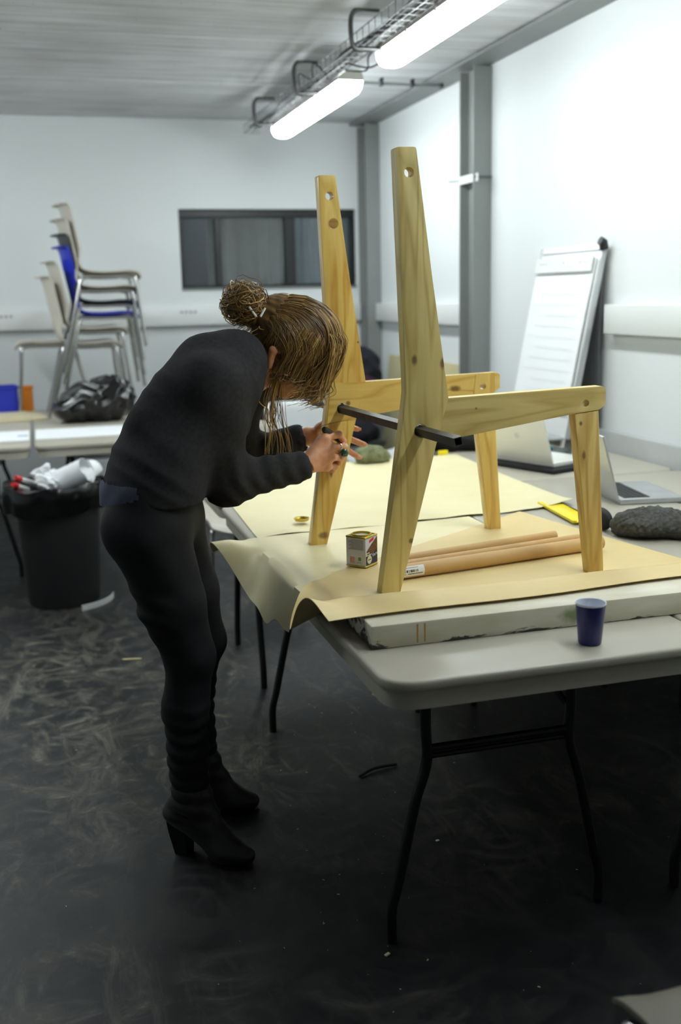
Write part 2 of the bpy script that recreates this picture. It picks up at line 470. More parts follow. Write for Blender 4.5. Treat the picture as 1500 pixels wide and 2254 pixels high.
def cap(a, b, ra, rb=None, n=None, fl=1.0, **kw):
    """tapered capsule; n/fl: flatten along n (fl>1 thinner)"""
    a, b = np.array(a, float), np.array(b, float); rb = ra if rb is None else rb
    ab = b-a; L2 = max(ab@ab, 1e-9)
    nn = None if n is None else np.array(n, float)/np.linalg.norm(n)
    def fn(G):
        t = np.clip(((G-a)@ab)/L2, 0, 1)
        q = G - (a + t[..., None]*ab)
        if nn is not None: q = q + (fl-1)*(q@nn)[..., None]*nn
        return np.linalg.norm(q, axis=-1) - (ra + (rb-ra)*t)
    r = max(ra, rb) / min(1.0, fl)
    return dict(fn=fn, lo=np.minimum(a, b)-r, hi=np.maximum(a, b)+r, **kw)
def ell(c, r, M=None, **kw):
    c, r = np.array(c, float), np.array(r, float); Mx = np.eye(3) if M is None else np.array(M, float)  # rows = axes
    def fn(G):
        q = (G-c)@Mx.T
        k0 = np.linalg.norm(q/r, axis=-1); k1 = np.linalg.norm(q/(r*r), axis=-1)
        return np.where(k1 > 1e-9, k0*(k0-1)/np.maximum(k1, 1e-9), -r.min())
    e = np.sqrt(((Mx*r[:, None])**2).sum(0))
    return dict(fn=fn, lo=c-e, hi=c+e, **kw)
def surface_nets(D, lo, h):
    s = D < 0; nx, ny, nz = D.shape
    cor = [(0,0,0),(1,0,0),(0,1,0),(1,1,0),(0,0,1),(1,0,1),(0,1,1),(1,1,1)]
    def cs(A, c): return A[c[0]:nx-1+c[0], c[1]:ny-1+c[1], c[2]:nz-1+c[2]]
    S = sum(cs(s, c).astype(np.int8) for c in cor)
    idx = np.argwhere((S > 0) & (S < 8))
    if len(idx) == 0: return np.zeros((0,3)), []
    val = np.stack([D[idx[:,0]+c[0], idx[:,1]+c[1], idx[:,2]+c[2]] for c in cor], 1)
    acc = np.zeros((len(idx), 3)); cnt = np.zeros(len(idx))
    for a in range(8):
        for b in range(a+1, 8):
            ca, cb = np.array(cor[a]), np.array(cor[b])
            if np.abs(ca-cb).sum() != 1: continue
            va, vb = val[:, a], val[:, b]; m = (va < 0) != (vb < 0)
            t = np.where(m, va/np.where(m, va-vb, 1), 0)
            acc += np.where(m[:, None], ca + t[:, None]*(cb-ca), 0); cnt += m
    V = lo + h*(idx + acc/cnt[:, None])
    M = -np.ones((nx-1, ny-1, nz-1), np.int64); M[tuple(idx.T)] = np.arange(len(idx))
    F = []
    for ax in range(3):
        u, v = (ax+1) % 3, (ax+2) % 3
        sl0 = [slice(None)]*3; sl1 = [slice(None)]*3
        sl0[ax] = slice(0, -1); sl1[ax] = slice(1, None)
        a, b = s[tuple(sl0)], s[tuple(sl1)]
        e = np.argwhere(a != b)
        ok = (e[:, u] > 0) & (e[:, v] > 0) & (e[:, u] < D.shape[u]-1) & (e[:, v] < D.shape[v]-1)
        e = e[ok]; sg = a[tuple(e.T)]
        def at(du, dv):
            q = e.copy(); q[:, u] += du; q[:, v] += dv; return M[tuple(q.T)]
        q = np.stack([at(-1,-1), at(0,-1), at(0,0), at(-1,0)], 1)
        q[~sg] = q[~sg][:, ::-1]
        F.append(q)
    return V, np.concatenate(F)
def np_mesh(name, V, F):
    me = bpy.data.meshes.new(name)
    me.vertices.add(len(V)); me.vertices.foreach_set('co', np.asarray(V, np.float32).ravel())
    F = np.asarray(F); me.loops.add(F.size); me.loops.foreach_set('vertex_index', F.ravel().astype(np.int32))
    me.polygons.add(len(F)); me.polygons.foreach_set('loop_start', (np.arange(len(F))*F.shape[1]).astype(np.int32))
    me.update(calc_edges=True); me.validate(); return me
def relax(V, F, it=2, lam=0.5):
    for _ in range(it):
        S = np.zeros_like(V); c = np.zeros(len(V))
        for a, b in ((0,1),(1,2),(2,3),(3,0)):
            np.add.at(S, F[:, a], V[F[:, b]]); np.add.at(S, F[:, b], V[F[:, a]])
            np.add.at(c, F[:, a], 1); np.add.at(c, F[:, b], 1)
        V = V*(1-lam) + lam*S/np.maximum(c, 1)[:, None]
    return V
def sdf_data(prims, h, k, warp=None, it=2):
    D, lo = sdf_field(prims, h, k)
    if warp is not None:
        near = np.argwhere(np.abs(D) < 0.04)
        P = lo + h*near
        D[tuple(near.T)] += warp(P).astype(np.float32)
    V, F = surface_nets(D, lo, h)
    return relax(V, F, it), F
def sdf_obj(name, prims, h, k, mat, parent=None, warp=None, it=2):
    V, F = sdf_data(prims, h, k, warp, it)
    return mesh_obj(name, np_mesh(name, V, F), mat, parent, True)
def text_mesh(name, body, size, mat, parent, mtx, depth=0.0004):
    cu = bpy.data.curves.new(name, 'FONT'); cu.body = body; cu.size = size; cu.extrude = depth; cu.resolution_u = 3
    t = bpy.data.objects.new(name+'_t', cu); C.objects.link(t)
    dg = bpy.context.evaluated_depsgraph_get(); me = bpy.data.meshes.new_from_object(t.evaluated_get(dg))
    bpy.data.objects.remove(t); me.transform(mtx); me.materials.clear()
    return mesh_obj(name, me, mat, parent, None)

# ================================================================== ROOM
XW, YB, ZC = 2.476, 7.633, 2.664         # right wall, back wall, ceiling
XL, YF = -4.6, -2.6
struct(box('floor', (XL-0.2, YF-0.2, -0.1), (XW+0.2, YB+1.8, 0.0), 'black rubber floor with plaster dust'))
ceil = struct(box('ceiling', (XL-0.2, YF-0.2, ZC+0.03), (XW+0.2, YB+1.8, ZC+0.2), 'grey steel paint'))
y = 7.44 - 1.07*10; k = 0
while y < YB + 0.2:
    a, b = max(y, YF-0.1)+0.005, min(y+1.07, YB+0.1)-0.005
    if b > a: box('ceiling_slab', (XL-0.1, a, ZC), (XW+0.1, b, ZC+0.05), 'board marked concrete', ceil, bev=0.006, seg=1)
    y += 1.07
struct(box('wall_right', (XW, YF, 0), (XW+0.12, YB+0.12, ZC+0.05), 'white wall paint'))
struct(box('wall_left', (XL-0.12, YF, 0), (XL, YB+0.12, ZC+0.05), 'white wall paint'))
struct(box('wall_front', (XL, YF-0.12, 0), (XW, YF, ZC+0.05), 'white wall paint'))
WX0, WX1, WZ0, WZ1 = 1.046, 2.351, 1.504, 2.065
bm = prism_bm([(XL, 0), (XW, 0), (XW, ZC+0.05), (XL, ZC+0.05)], [[(WX0, WZ0), (WX1, WZ0), (WX1, WZ1), (WX0, WZ1)]], 0.12)
bm.transform(Matrix.Translation((0, YB, 0)))
struct(bm_obj('wall_back', bm, 'white wall paint', None, 30))
# window into the next room
win = struct(empty('window_1', (WX0, YB, WZ0)), 'long dark framed interior window in the back wall')
def wbox(n, x0, x1, z0, z1, y0, y1, mat): return box(n, (x0-WX0, y0-YB, z0-WZ0), (x1-WX0, y1-YB, z1-WZ0), mat, win, bev=0.003, seg=1)
wbox('window_frame', WX0, WX1, WZ1-0.055, WZ1, YB+0.03, YB+0.10, 'window frame black')
wbox('window_frame', WX0, WX1, WZ0+0.016, WZ0+0.03, YB+0.03, YB+0.10, 'window frame black')
wbox('window_frame', WX0, WX0+0.025, WZ0+0.031, WZ1-0.056, YB+0.03, YB+0.10, 'window frame black')
wbox('window_frame', WX1-0.03, WX1, WZ0+0.031, WZ1-0.056, YB+0.03, YB+0.10, 'window frame black')
wbox('mullion', 1.302, 1.345, WZ0+0.031, WZ1-0.056, YB+0.03, YB+0.09, 'window frame black')
wbox('mullion', 1.815, 1.895, WZ0+0.031, WZ1-0.056, YB+0.03, YB+0.09, 'window frame black')
wbox('window_sill', WX0, WX1, WZ0, WZ0+0.014, YB-0.012, YB+0.11, 'grey steel paint')
for a, b in ((1.072, 1.301), (1.346, 1.814), (1.896, 2.320)):
    wbox('pane', a, b, WZ0+0.031, WZ1-0.056, YB+0.055, YB+0.061, 'window glass')
# the neighbouring room behind the glass
struct(box('wall_far_room', (0.5, YB+1.75, 0), (XW+0.12, YB+1.8, ZC), 'dark room'))
struct(box('wall_far_room_side', (0.45, YB+0.12, 0), (0.5, YB+1.8, ZC), 'dark room'))
struct(box('wall_far_room_end', (XW+0.12, YB+0.12, 0), (XW+0.17, YB+1.8, ZC), 'dark room'))
def curtain(x0, x1, y, mat, name='curtain'):
    xs = np.linspace(x0, x1, 60); zs = np.linspace(0.001, 2.5, 3)
    P = np.array([[(x, y + 0.03*math.sin(x*42) + 0.012*math.sin(x*95), z) for z in zs] for x in xs])
    return sheet(name, P, mat, None, 0.003)
tag(curtain(1.30, 1.93, YB+0.42, 'grey curtain'), 'grey curtain seen through the middle pane of the interior window', 'curtain')
tag(curtain(1.97, 2.55, YB+0.50, 'light curtain'), 'pale blue grey curtain seen through the right pane of the interior window', 'curtain')

emission('added pane lamp light', LAMP_COL, 60.0)  # glow of an added lamp, only there to brighten the window panes
fl = empty('added_pane_lamp', (1.75, YB+0.95, ZC-0.02), 0, 'unseen lamp added behind the interior window to brighten its panes', 'lamp')
box('diffuser', (-0.35, -0.06, -0.05), (0.35, 0.06, -0.0101), 'added pane lamp light', fl, bev=0.01); box('housing', (-0.36, -0.07, -0.01), (0.36, 0.07, 0.019), 'white plastic', fl, bev=0.004)
# steelwork along the right wall
def isec_bm(w, d, tf, tw):
    """I-section polygon, flange width w along x, depth d along y (2D: x,y)"""
    return [(0, 0), (w, 0), (w, tf), (w/2+tw/2, tf), (w/2+tw/2, d-tf), (w, d-tf), (w, d), (0, d), (0, d-tf), (w/2-tw/2, d-tf), (w/2-tw/2, tf), (0, tf)]
bm = prism_bm(isec_bm(0.105, 0.20, 0.010, 0.007), [], ZC-0.03, plane='xy')
bm.transform(Matrix.Translation((XW-0.106, 5.498, 0)))
col1 = tag(bm_obj('steel_column', bm, 'grey steel paint', None, 30), 'grey steel I-beam column standing against the bright right wall', 'column')
bm = prism_bm(isec_bm(0.105, 0.20, 0.010, 0.007), [], ZC-0.03, plane='xy')
bm.transform(Matrix.Translation((XW-0.106, YB-0.205, 0)))
tag(bm_obj('steel_column', bm, 'grey steel paint', None, 30), 'grey steel column in the far corner of the room', 'column')
bm = bmesh.new(); add_box(bm, (XW-0.166, YF+0.02, ZC-0.022), (XW-0.001, YB-0.004, ZC-0.010)); add_box(bm, (XW-0.09, YF+0.02, ZC-0.0101), (XW-0.08, YB-0.004, ZC-0.001))
tag(bm_obj('steel_beam', bm, 'grey steel paint', None, 30), 'grey steel beam running under the ceiling along the right wall', 'beam')
# perforated bracket clamped to the column
br = empty('perforated_bracket', (2.37, 5.498, 2.06), 0, 'pale perforated metal bracket strip clamped across the steel column', 'bracket')
bm = prism_bm([(0, 0), (0.23, 0), (0.23, 0.042), (0, 0.042)], [circle(0.03+0.04*i, 0.021, 0.006, 8) for i in range(5)], 0.003)
bm.transform(Matrix.Translation((-0.004, 0.20, -0.02)) @ Matrix.Rotation(R(-86), 4, 'Z'))
bm_obj('strip', bm, 'white plastic', br, 30)
box('clamp', (0.0, -0.012, 0.0), (0.104, -0.001, 0.008), 'galvanised steel', br)
tube('rod', [(-0.006, 0.19, 0.0), (-0.05, 0.24, 0.0)], 0.003, 'galvanised steel', br, 6)
# conduit below the ceiling
cd = empty('conduit_pipe', (1.86, 6.05, ZC-0.03), 0, 'thin grey conduit pipe under the ceiling between lamp and column', 'pipe')
tube('pipe', [(0, 0, 0), (0.28, 0.01, 0), (0.55, 0.02, -0.002)], 0.009, 'grey steel paint', cd, 8)
for x in (0.17, 0.36, 0.54): box('clip', (x, -0.012, -0.012), (x+0.012, 0.032, 0.029), 'dark cable', cd)
# cable trunking
def trunk(name, a, b, label, sockets, axis):
    o = struct(box(name, a, b, 'white plastic', None, bev=0.004))
    o['label'] = label
    for s in sockets:
        if axis == 'x':
            for k in range(4): box('socket_hole', (s+k*0.032, a[1]-0.0015, 1.345), (s+k*0.032+0.018, a[1]+0.001, 1.36), 'print grey', o)
    return o
trunk('trim_1', (XL, YB-0.045, 1.259), (XW-0.11, YB-0.001, 1.385), 'white cable trunking along the back wall', (-0.24, 1.02), 'x')
trunk('trim_2', (XW-0.05, 5.71, 1.257), (XW-0.001, YB-0.21, 1.383), 'white cable trunking on the right wall behind the steel column', (), 'y')
trunk('trim_3', (XW-0.05, YF+0.1, 1.257), (XW-0.001, 4.18, 1.383), 'white cable trunking on the right wall beside the flip chart', (), 'y')
struct(box('trim_4', (XW-0.03, YF+0.1, 0.0), (XW-0.001, 5.2, 0.825), 'wall plinth grey', None, bev=0.006), 'low grey plinth along the right wall behind the tables')

# ceiling lamps: fluorescent battens
def make_lamp(length):
    o = bpy.data.objects.new('fluorescent_lamp', None); C.objects.link(o)
    def cap_prism(prof, y0, y1, mat, name, taper=0.0):
        V, F = [], []; n = len(prof)
        ys = [y0, y0+0.03, y1-0.03, y1] if taper else [y0, y1]
        sc = [1-taper, 1, 1, 1-taper] if taper else [1, 1]
        zc = max(p[1] for p in prof)
        for yy, s in zip(ys, sc):
            for (px, pz) in prof: V.append((px*s, yy, zc+(pz-zc)*s))
        for i in range(len(ys)-1):
            for k in range(n): F.append((i*n+k, i*n+(k+1) % n, (i+1)*n+(k+1) % n, (i+1)*n+k))
        F.append(tuple(range(n))); F.append(tuple((len(ys)-1)*n+k for k in range(n)))
        bm = bmesh.new(); me = bpy.data.meshes.new('t'); me.from_pydata(V, [], F); bm.from_mesh(me); bpy.data.meshes.remove(me)
        return bm_obj(name, bm, mat, o, 35)
    hprof = [(-0.072, 0.0), (-0.066, 0.035), (-0.045, 0.052), (0.045, 0.052), (0.066, 0.035), (0.072, 0.0)]
    cap_prism(hprof, 0, length, 'lamp housing', 'housing', 0.06)
    dprof = [(-0.069, -0.002), (-0.066, -0.025), (-0.050, -0.052), (-0.020, -0.062), (0.020, -0.062), (0.050, -0.052), (0.066, -0.025), (0.069, -0.002)]
    cap_prism(dprof, 0.006, length-0.006, 'lamp light', 'diffuser', 0.10)
    for k in range(5):
        for sx in (-1, 1):
            yy = 0.12 + k*(length-0.24)/4
            box('clip', (sx*0.0725-0.003, yy, -0.012), (sx*0.0725+0.003, yy+0.02, 0.012), 'lamp housing', o)
    return o
L0 = make_lamp(1.55); L0.location = (1.63, 3.19, 2.50)
tag(L0, 'long lit fluorescent batten lamp at the top edge, nearer of the two', 'lamp')
L1 = copy_tree(L0); L1.location = (1.63, 5.33, 2.50)
tag(L1, 'lit fluorescent batten lamp hanging above the far wall, farther of the two', 'lamp')
ADDED_LAMPS = [(1.63, 1.05, 2.50), (-1.15, 3.19, 2.50), (-1.15, 5.33, 2.50)]  # unseen lamps added to brighten the frames and the back left
for i, loc in enumerate(ADDED_LAMPS):
    l = copy_tree(L0); l.location = loc
    tag(l, 'unseen fluorescent batten lamp added outside the picture to light the room', 'lamp', 'added unseen lamps')

# wire cable tray with its hooks
tray = empty('cable_tray', (1.50, 0, 2.515), 0, 'wire mesh cable tray hanging on hooks beside the lamps', 'cable tray')
ty0, ty1 = 0.9, 7.2
paths = []
for (px, pz) in ((-0.05, 0), (0.0, 0), (0.05, 0), (-0.05, 0.05), (0.05, 0.05)):
    paths.append(([(px, ty0, pz), (px, ty1, pz)], 0.0024, 5))
tubes('rail_wires', paths, 'galvanised steel', tray)
wire = None
n = 0
yy = ty0
while yy < ty1:
    if wire is None:
        wire = tube('cross_wire', [(-0.05, 0, 0.052), (-0.05, 0, 0), (0.05, 0, 0), (0.05, 0, 0.052)], 0.0021, 'galvanised steel', tray, 5)
        wire.location = (0, yy, 0)
    else:
        q = wire.copy(); C.objects.link(q); q.location = (0, yy, 0)
    yy += 0.085
hk = None
for yy in (1.55, 2.60, 3.63, 4.66, 5.70, 6.75):
    if hk is None:
        p = smooth_path([(0.06, 0, 0.149), (-0.03, 0, 0.147), (-0.068, 0, 0.115), (-0.07, 0, 0.03), (-0.055, 0, -0.012), (0.0, 0, -0.014), (0.06, 0, -0.012)], 5)
        hk = tube('hook', p, 0.011, 'galvanised steel', tray, 8); hk.location = (0, yy, 0)
    else:
        q = hk.copy(); C.objects.link(q); q.location = (0, yy, 0)
def cable(name, x, seed, label):
    r = random.Random(seed); pts = []
    for i in range(40):
        yy = 1.0 + i*0.155
        pts.append((1.50+x+0.012*math.sin(i*0.9+seed)+r.uniform(-.006, .006), yy, 2.525+0.004*math.sin(i*1.3+seed*2)+r.uniform(0, .006)))
    return tag(tube(name, smooth_path(pts, 3), 0.0055, 'dark cable', None, 6), label, 'cable', 'cables in the tray')
for i, x in enumerate((-0.03, 0.0, 0.025)): cable('electric_cable', x, i+1, ('dark electric cable along the left side of the wire tray', 'dark electric cable in the middle of the wire tray', 'dark electric cable on the lamp side of the wire tray')[i])
p = smooth_path([(1.53, 5.05, 2.525), (1.57, 5.0, 2.50), (1.62, 4.95, 2.49), (1.66, 4.88, 2.52), (1.62, 4.84, 2.55), (1.58, 4.88, 2.52), (1.60, 4.98, 2.48), (1.55, 5.15, 2.51)], 5)
tag(tube('cable_loop', p, 0.004, 'dark cable', None, 6), 'dark looped cable end hanging between the two lamps', 'cable')
p = smooth_path([(1.53, 5.62, 2.525), (1.49, 5.55, 2.56), (1.47, 5.45, 2.60), (1.51, 5.42, 2.56), (1.55, 5.48, 2.53), (1.50, 5.6, 2.55), (1.46, 5.72, 2.60), (1.50, 5.85, 2.53)], 5)
tag(tube('cable_loop', p, 0.004, 'dark cable', None, 6), 'tangled dark cable beside the farther lamp', 'cable')

# ================================================================== TABLES
def rrect(w, l, r, n=6):
    return [tuple(p) for p in round_poly([(-w/2, -l/2), (w/2, -l/2), (w/2, l/2), (-w/2, l/2)], r, n)]
def make_table(name, W, L, inset, label, loc, rz=0.0):
    lf = min(1.0, W/0.70)
    """folding table, length along local y"""
    t = empty(name, loc, rz, label, 'table')
    bm = prism_bm(rrect(W, L, 0.075), [], 0.024, 0.008, 3, 'xy'); bm.transform(Matrix.Translation((0, 0, 0.716)))
    bm_obj('tabletop', bm, 'table plastic', t, 35)
    bm = bmesh.new()
    o = rrect(W-0.022, L-0.022, 0.07); i = rrect(W-0.05, L-0.05, 0.06)
    b2 = prism_bm(o, [i], 0.036, 0.0, 1, 'xy'); b2.transform(Matrix.Translation((0, 0, 0.6795)))
    bm_obj('apron', b2, 'table plastic', t, 35); bm.free()
    for s in (-1, 1):
        y0 = s*(L/2 - inset)
        for sx in (-1, 1):
            p = smooth_path([(lf*sx*q_, y0, z_) for q_, z_ in ((0.178, 0.715), (0.178, 0.52), (0.176, 0.43), (0.205, 0.33), (0.245, 0.15), (0.262, 0.08), (0.263, 0.0))], 5)
            tube('leg', p, 0.0125, 'table leg black', t, 10)
        tube('stretcher', [(-0.17*lf, y0, 0.46), (0.17*lf, y0, 0.46)], 0.010, 'table leg black', t, 8)
        tube('stretcher', [(-0.17*lf, y0-s*0.004, 0.44), (0.17*lf, y0-s*0.004, 0.44)], 0.007, 'table leg black', t, 8)
        tube('brace', [(0.168, y0-s*0.01, 0.52), (0.150, y0-s*0.02, 0.55), (0.03, y0-s*0.30, 0.712)], 0.008, 'table leg black', t, 6)
        tube('brace', [(-0.168, y0-s*0.01, 0.56), (-0.03, y0-s*0.30, 0.712)], 0.004, 'table leg black', t, 6)
    return t
T1 = make_table('folding_table', 0.732, 1.83, 0.295, 'grey beige plastic folding table with black wishbone legs, nearest table', (0.944, 2.65, 0))
T4 = make_table('folding_table', 0.732, 1.83, 0.295, 'grey plastic folding table under the grey knitted hat at right', (1.682, 2.65, 0))
T2 = make_table('folding_table', 0.732, 1.85, 0.16, 'grey plastic folding table crosswise behind the others, carrying the white laptop', (1.503, 3.943, 0), R(90))
T5 = make_table('folding_table', 0.70, 0.76, 0.16, 'small grey table in the corner under the flip chart', (2.09, 4.69, 0))
T6 = make_table('folding_table', 0.385, 0.72, 0.16, 'narrow grey table squeezed between the silver laptop and the wall', (2.245, 3.205, 0))
TA = make_table('folding_table', 0.732, 1.83, 0.295, 'grey folding table at the left edge carrying a lone chair', (-0.42, 6.335, 0))
TB = make_table('folding_table', 0.732, 1.83, 0.295, 'grey folding table carrying the chair stack and black bag', (0.33, 6.335, 0))
TZ = 0.7402

# ================================================================== WOODEN CHAIR SIDES
leg_poly = [(0.0, 0.0), (0.0472, 0.0), (0.1254, 0.2938), (0.1428, 0.3614), (0.1725, 0.4646), (0.1312, 0.7534), (0.0957, 1.024), (0.0479, 1.0232), (0.0578, 0.7542), (0.0685, 0.4803), (0.0429, 0.2979)]
rail_poly = [(0.1725, 0.4637), (0.5790, 0.4739), (0.5875, 0.4665), (0.5875, 0.4274), (0.5702, 0.4167), (0.4984, 0.4093), (0.1428, 0.3614)]
front_poly = [(0.5553, 0.0), (0.5975, 0.0), (0.5702, 0.4150), (0.5034, 0.4098)]
TH = 0.036
def chair_side(x0, y0, label, lap, wl, wr, wf):
    t = empty('chair_side_frame', (x0, y0, 0.7437), 0, label, 'chair frame')
    pl = round_poly(leg_poly, [0.002, 0.002, 0, 0, 0, 0, 0.006, 0.006, 0, 0.012, 0.0], 3)
    bh = (0.1031, 0.3903)
    bm = prism_bm(pl, [circle(0.0784, 0.9696, 0.0112), circle(bh[0], bh[1], 0.0165)], TH, 0.005, 3)
    bm_obj('back_leg', bm, wl, t, 35)
    pr = round_poly(rail_poly, [0, 0.004, 0.003, 0.002, 0.002, 0, 0], 2)
    bm = prism_bm(pr, [circle(0.5331, 0.434, 0.0092, 16)], TH-0.0012, 0.004, 3); bm.transform(Matrix.Translation((0, 0.0006, 0)))
    bm_obj('seat_rail', bm, wr, t, 35)
    bm = prism_bm(front_poly, [], TH-0.002, 0.004, 3); bm.transform(Matrix.Translation((0, 0.001, 0)))
    bm_obj('front_leg', bm, wf, t, 35)
    if lap:
        # half laps seen on the inner face: rail end crosses the back leg, front leg runs up over the rail
        bm = prism_bm([(0.0695, 0.4640), (0.1722, 0.4640), (0.1400, 0.3600), (0.0560, 0.3520)], [circle(bh[0], bh[1], 0.0170)], 0.004); bm.transform(Matrix.Translation((0, -0.0012, 0)))
        bm_obj('lap_joint', bm, wr, t, 35)
        bm = prism_bm([(0.503, 0.4085), (0.5705, 0.414), (0.5700, 0.4735), (0.511, 0.4722)], [circle(0.5331, 0.434, 0.0096, 16)], 0.004); bm.transform(Matrix.Translation((0, -0.0010, 0)))
        bm_obj('lap_joint', bm, wf, t, 35)
        # blind round recess near the top
        V, F = [], []; n = 24; cx, cz, r = 0.0875, 0.897, 0.0150
        bm = bmesh.new()
        ring = [bm.verts.new((cx+r*math.cos(2*math.pi*k/n), -0.0006, cz+r*math.sin(2*math.pi*k/n))) for k in range(n)]
        ring2 = [bm.verts.new((cx+(r-0.0018)*math.cos(2*math.pi*k/n), 0.0002, cz+(r-0.0018)*math.sin(2*math.pi*k/n))) for k in range(n)]
        for k in range(n): bm.faces.new((ring[k], ring[(k+1) % n], ring2[(k+1) % n], ring2[k]))
        bm_obj('recess_rim', bm, wl, t, 35)
    return t
wn_l = wood('raw pine upright near', (222, 203, 132), (188, 162, 92), 'z', 1.0, 0.5, 0, [((0.088, 0, 0.555), (1, 0.4, 0.6), 0.006), ((0.157, 0, 0.545), (1, 0.4, 0.45), 0.005), ((0.077, 0, 0.128), (1, 0.4, 1), 0.0055)])
wn_r = wood('raw pine rail near', (224, 205, 136), (196, 170, 98), 'x', 4.0, 0.5, 0, [((0.243, 0, 0.436), (1, 0.4, 1), 0.0025)])
wn_f = wood('raw pine leg near', (222, 196, 122), (184, 146, 74), 'z', 7.0, 0.5, 0, [((0.532, 0, 0.305), (1.6, 0.4, 0.7), 0.007), ((0.521, 0, 0.385), (1, 0.4, 0.8), 0.004)])
wf_l = wood('varnished pine upright far', (230, 198, 108), (200, 152, 62), 'z', 2.6, 0.3, 0.4, [((0.038, 0, 0.028), (0.7, 0.4, 1), 0.009), ((0.065, 0, 0.21), (1.4, 0.4, 0.5), 0.006), ((0.152, 0, 0.575), (1, 0.4, 1), 0.003)])
wf_r = wood('varnished pine rail far', (232, 202, 116), (206, 162, 74), 'x', 5.5, 0.3, 0.4, [((0.119, 0, 0.405), (1, 0.4, 1), 0.006), ((0.445, 0, 0.432), (0.6, 0.4, 1.2), 0.009)])
wf_f = wood('varnished pine leg far', (230, 200, 112), (202, 156, 70), 'z', 9.3, 0.3, 0.4, [((0.522, 0, 0.385), (1, 0.4, 0.8), 0.004)])
chair_side(0.7517, 2.2857, 'pale pine chair side frame nearest the camera, raw wood', False, wn_l, wn_r, wn_f)
FAR = chair_side(0.7229, 2.8386, 'golden varnished pine chair side frame the woman is holding', True, wf_l, wf_r, wf_f)
# blind recess disc in the far frame (flat, of darker wood)
bm = bmesh.new(); bmesh.ops.create_circle(bm, cap_ends=True, radius=0.0134, segments=24)
bm.transform(Matrix.Translation((0.0875, -0.0004, 0.897)) @ Matrix.Rotation(R(90), 4, 'X'))
bm_obj('recess', bm, wood('recess disc wood', (176, 134, 62), (146, 104, 44), 'x', 3.3, 0.6), FAR, 35)
# pencil line across the far leg
tube('pencil_line', [(0.0400, -0.0004, 0.345), (0.075, -0.0004, 0.352), (0.1330, -0.0004, 0.361)], 0.0006, 'print dark', FAR, 4)
# square steel bar through both frames (hollow)
bx = lambda yy: 0.8548 + (yy-2.2857)*(-0.0555)
bar = empty('steel_bar', (0, 0, 0), 0, 'dark square steel bar poked through both pine chair sides', 'bar')
def sq_ring(yy, s, rot=R(12)):
    return [(bx(yy)+s*math.sqrt(2)*math.cos(rot+math.pi/4+k*math.pi/2), yy, 1.1335+s*math.sqrt(2)*math.sin(rot+math.pi/4+k*math.pi/2)) for k in range(4)]
V = sq_ring(2.085, 0.0098) + sq_ring(3.105, 0.0098) + sq_ring(2.085, 0.0080) + sq_ring(3.105, 0.0080)
F = []
for k in range(4):
    j = (k+1) % 4
    F += [(k, j, 4+j, 4+k), (8+k, 12+k, 12+j, 8+j), (k, 8+k, 8+j, j), (4+k, 4+j, 12+j, 12+k)]
py_obj('bar_tube', V, F, 'steel bar', bar, 20)

# ================================================================== PAPER ON THE TABLES
def lerp(a, b, t): return np.array(a, float)*(1-t) + np.array(b, float)*t
def bilerp_sheet(c00, c10, c11, c01, nu, nv, fn):
    P = np.zeros((nu, nv, 3))
    for i in range(nu):
        for j in range(nv):
            u, v = i/(nu-1), j/(nv-1)
            p = lerp(lerp(c00, c10, u), lerp(c01, c11, u), v)
            P[i, j] = fn(u, v, np.array([p[0], p[1], TZ]))
    return P
# far sheet
def f_far(u, v, p):
    p[2] = TZ + 0.0012 + 0.004*max(0, math.sin(u*9+1)*math.sin(v*3.0))*(1-v)**2 + (0.006*(1-v/0.06) if v < 0.06 else 0)*(0.4+0.6*math.sin(u*17)**2)
    if u > 0.86: p[2] += 0.12*min(u-0.86, 0.13)*(1-v)**3
    p[1] += 0.008*math.sin(u*14)*(1-v)
    return p
P = bilerp_sheet((0.598, 2.995), (1.700, 3.085), (1.775, 4.295), (0.640, 4.265), 46, 40, f_far)
tag(sheet('kraft_paper_sheet', P, 'kraft paper cream'), 'pale kraft paper sheet covering the farther table', 'paper')
# middle sheet that hangs over the left table edge below the far chair side
def f_mid(u, v, p):
    x = p[0]; e = 0.575
    p[2] = TZ + 0.0030
    if x < e:
        d = e - x                                  # overhang droops
        lift = 0.95*math.exp(-((v-0.93)/0.16)**2)
        drop = d*0.90*(1-lift) + 0.06*d*math.sin(v*20)
        p[0] = e - d*(0.30+0.60*lift)
        p[2] -= drop - 0.02*math.sin(v*8+1)*min(1, d*12)
    p[2] += 0.002*(1+math.sin(u*8+v*5))*0.4
    return p
P = bilerp_sheet((0.455, 2.36), (1.30, 2.44), (1.30, 3.04), (0.425, 2.985), 50, 44, f_mid)
tag(sheet('kraft_paper_sheet', P, 'kraft paper cream'), 'kraft paper sheet drooping over the left table edge beside the woman', 'paper')
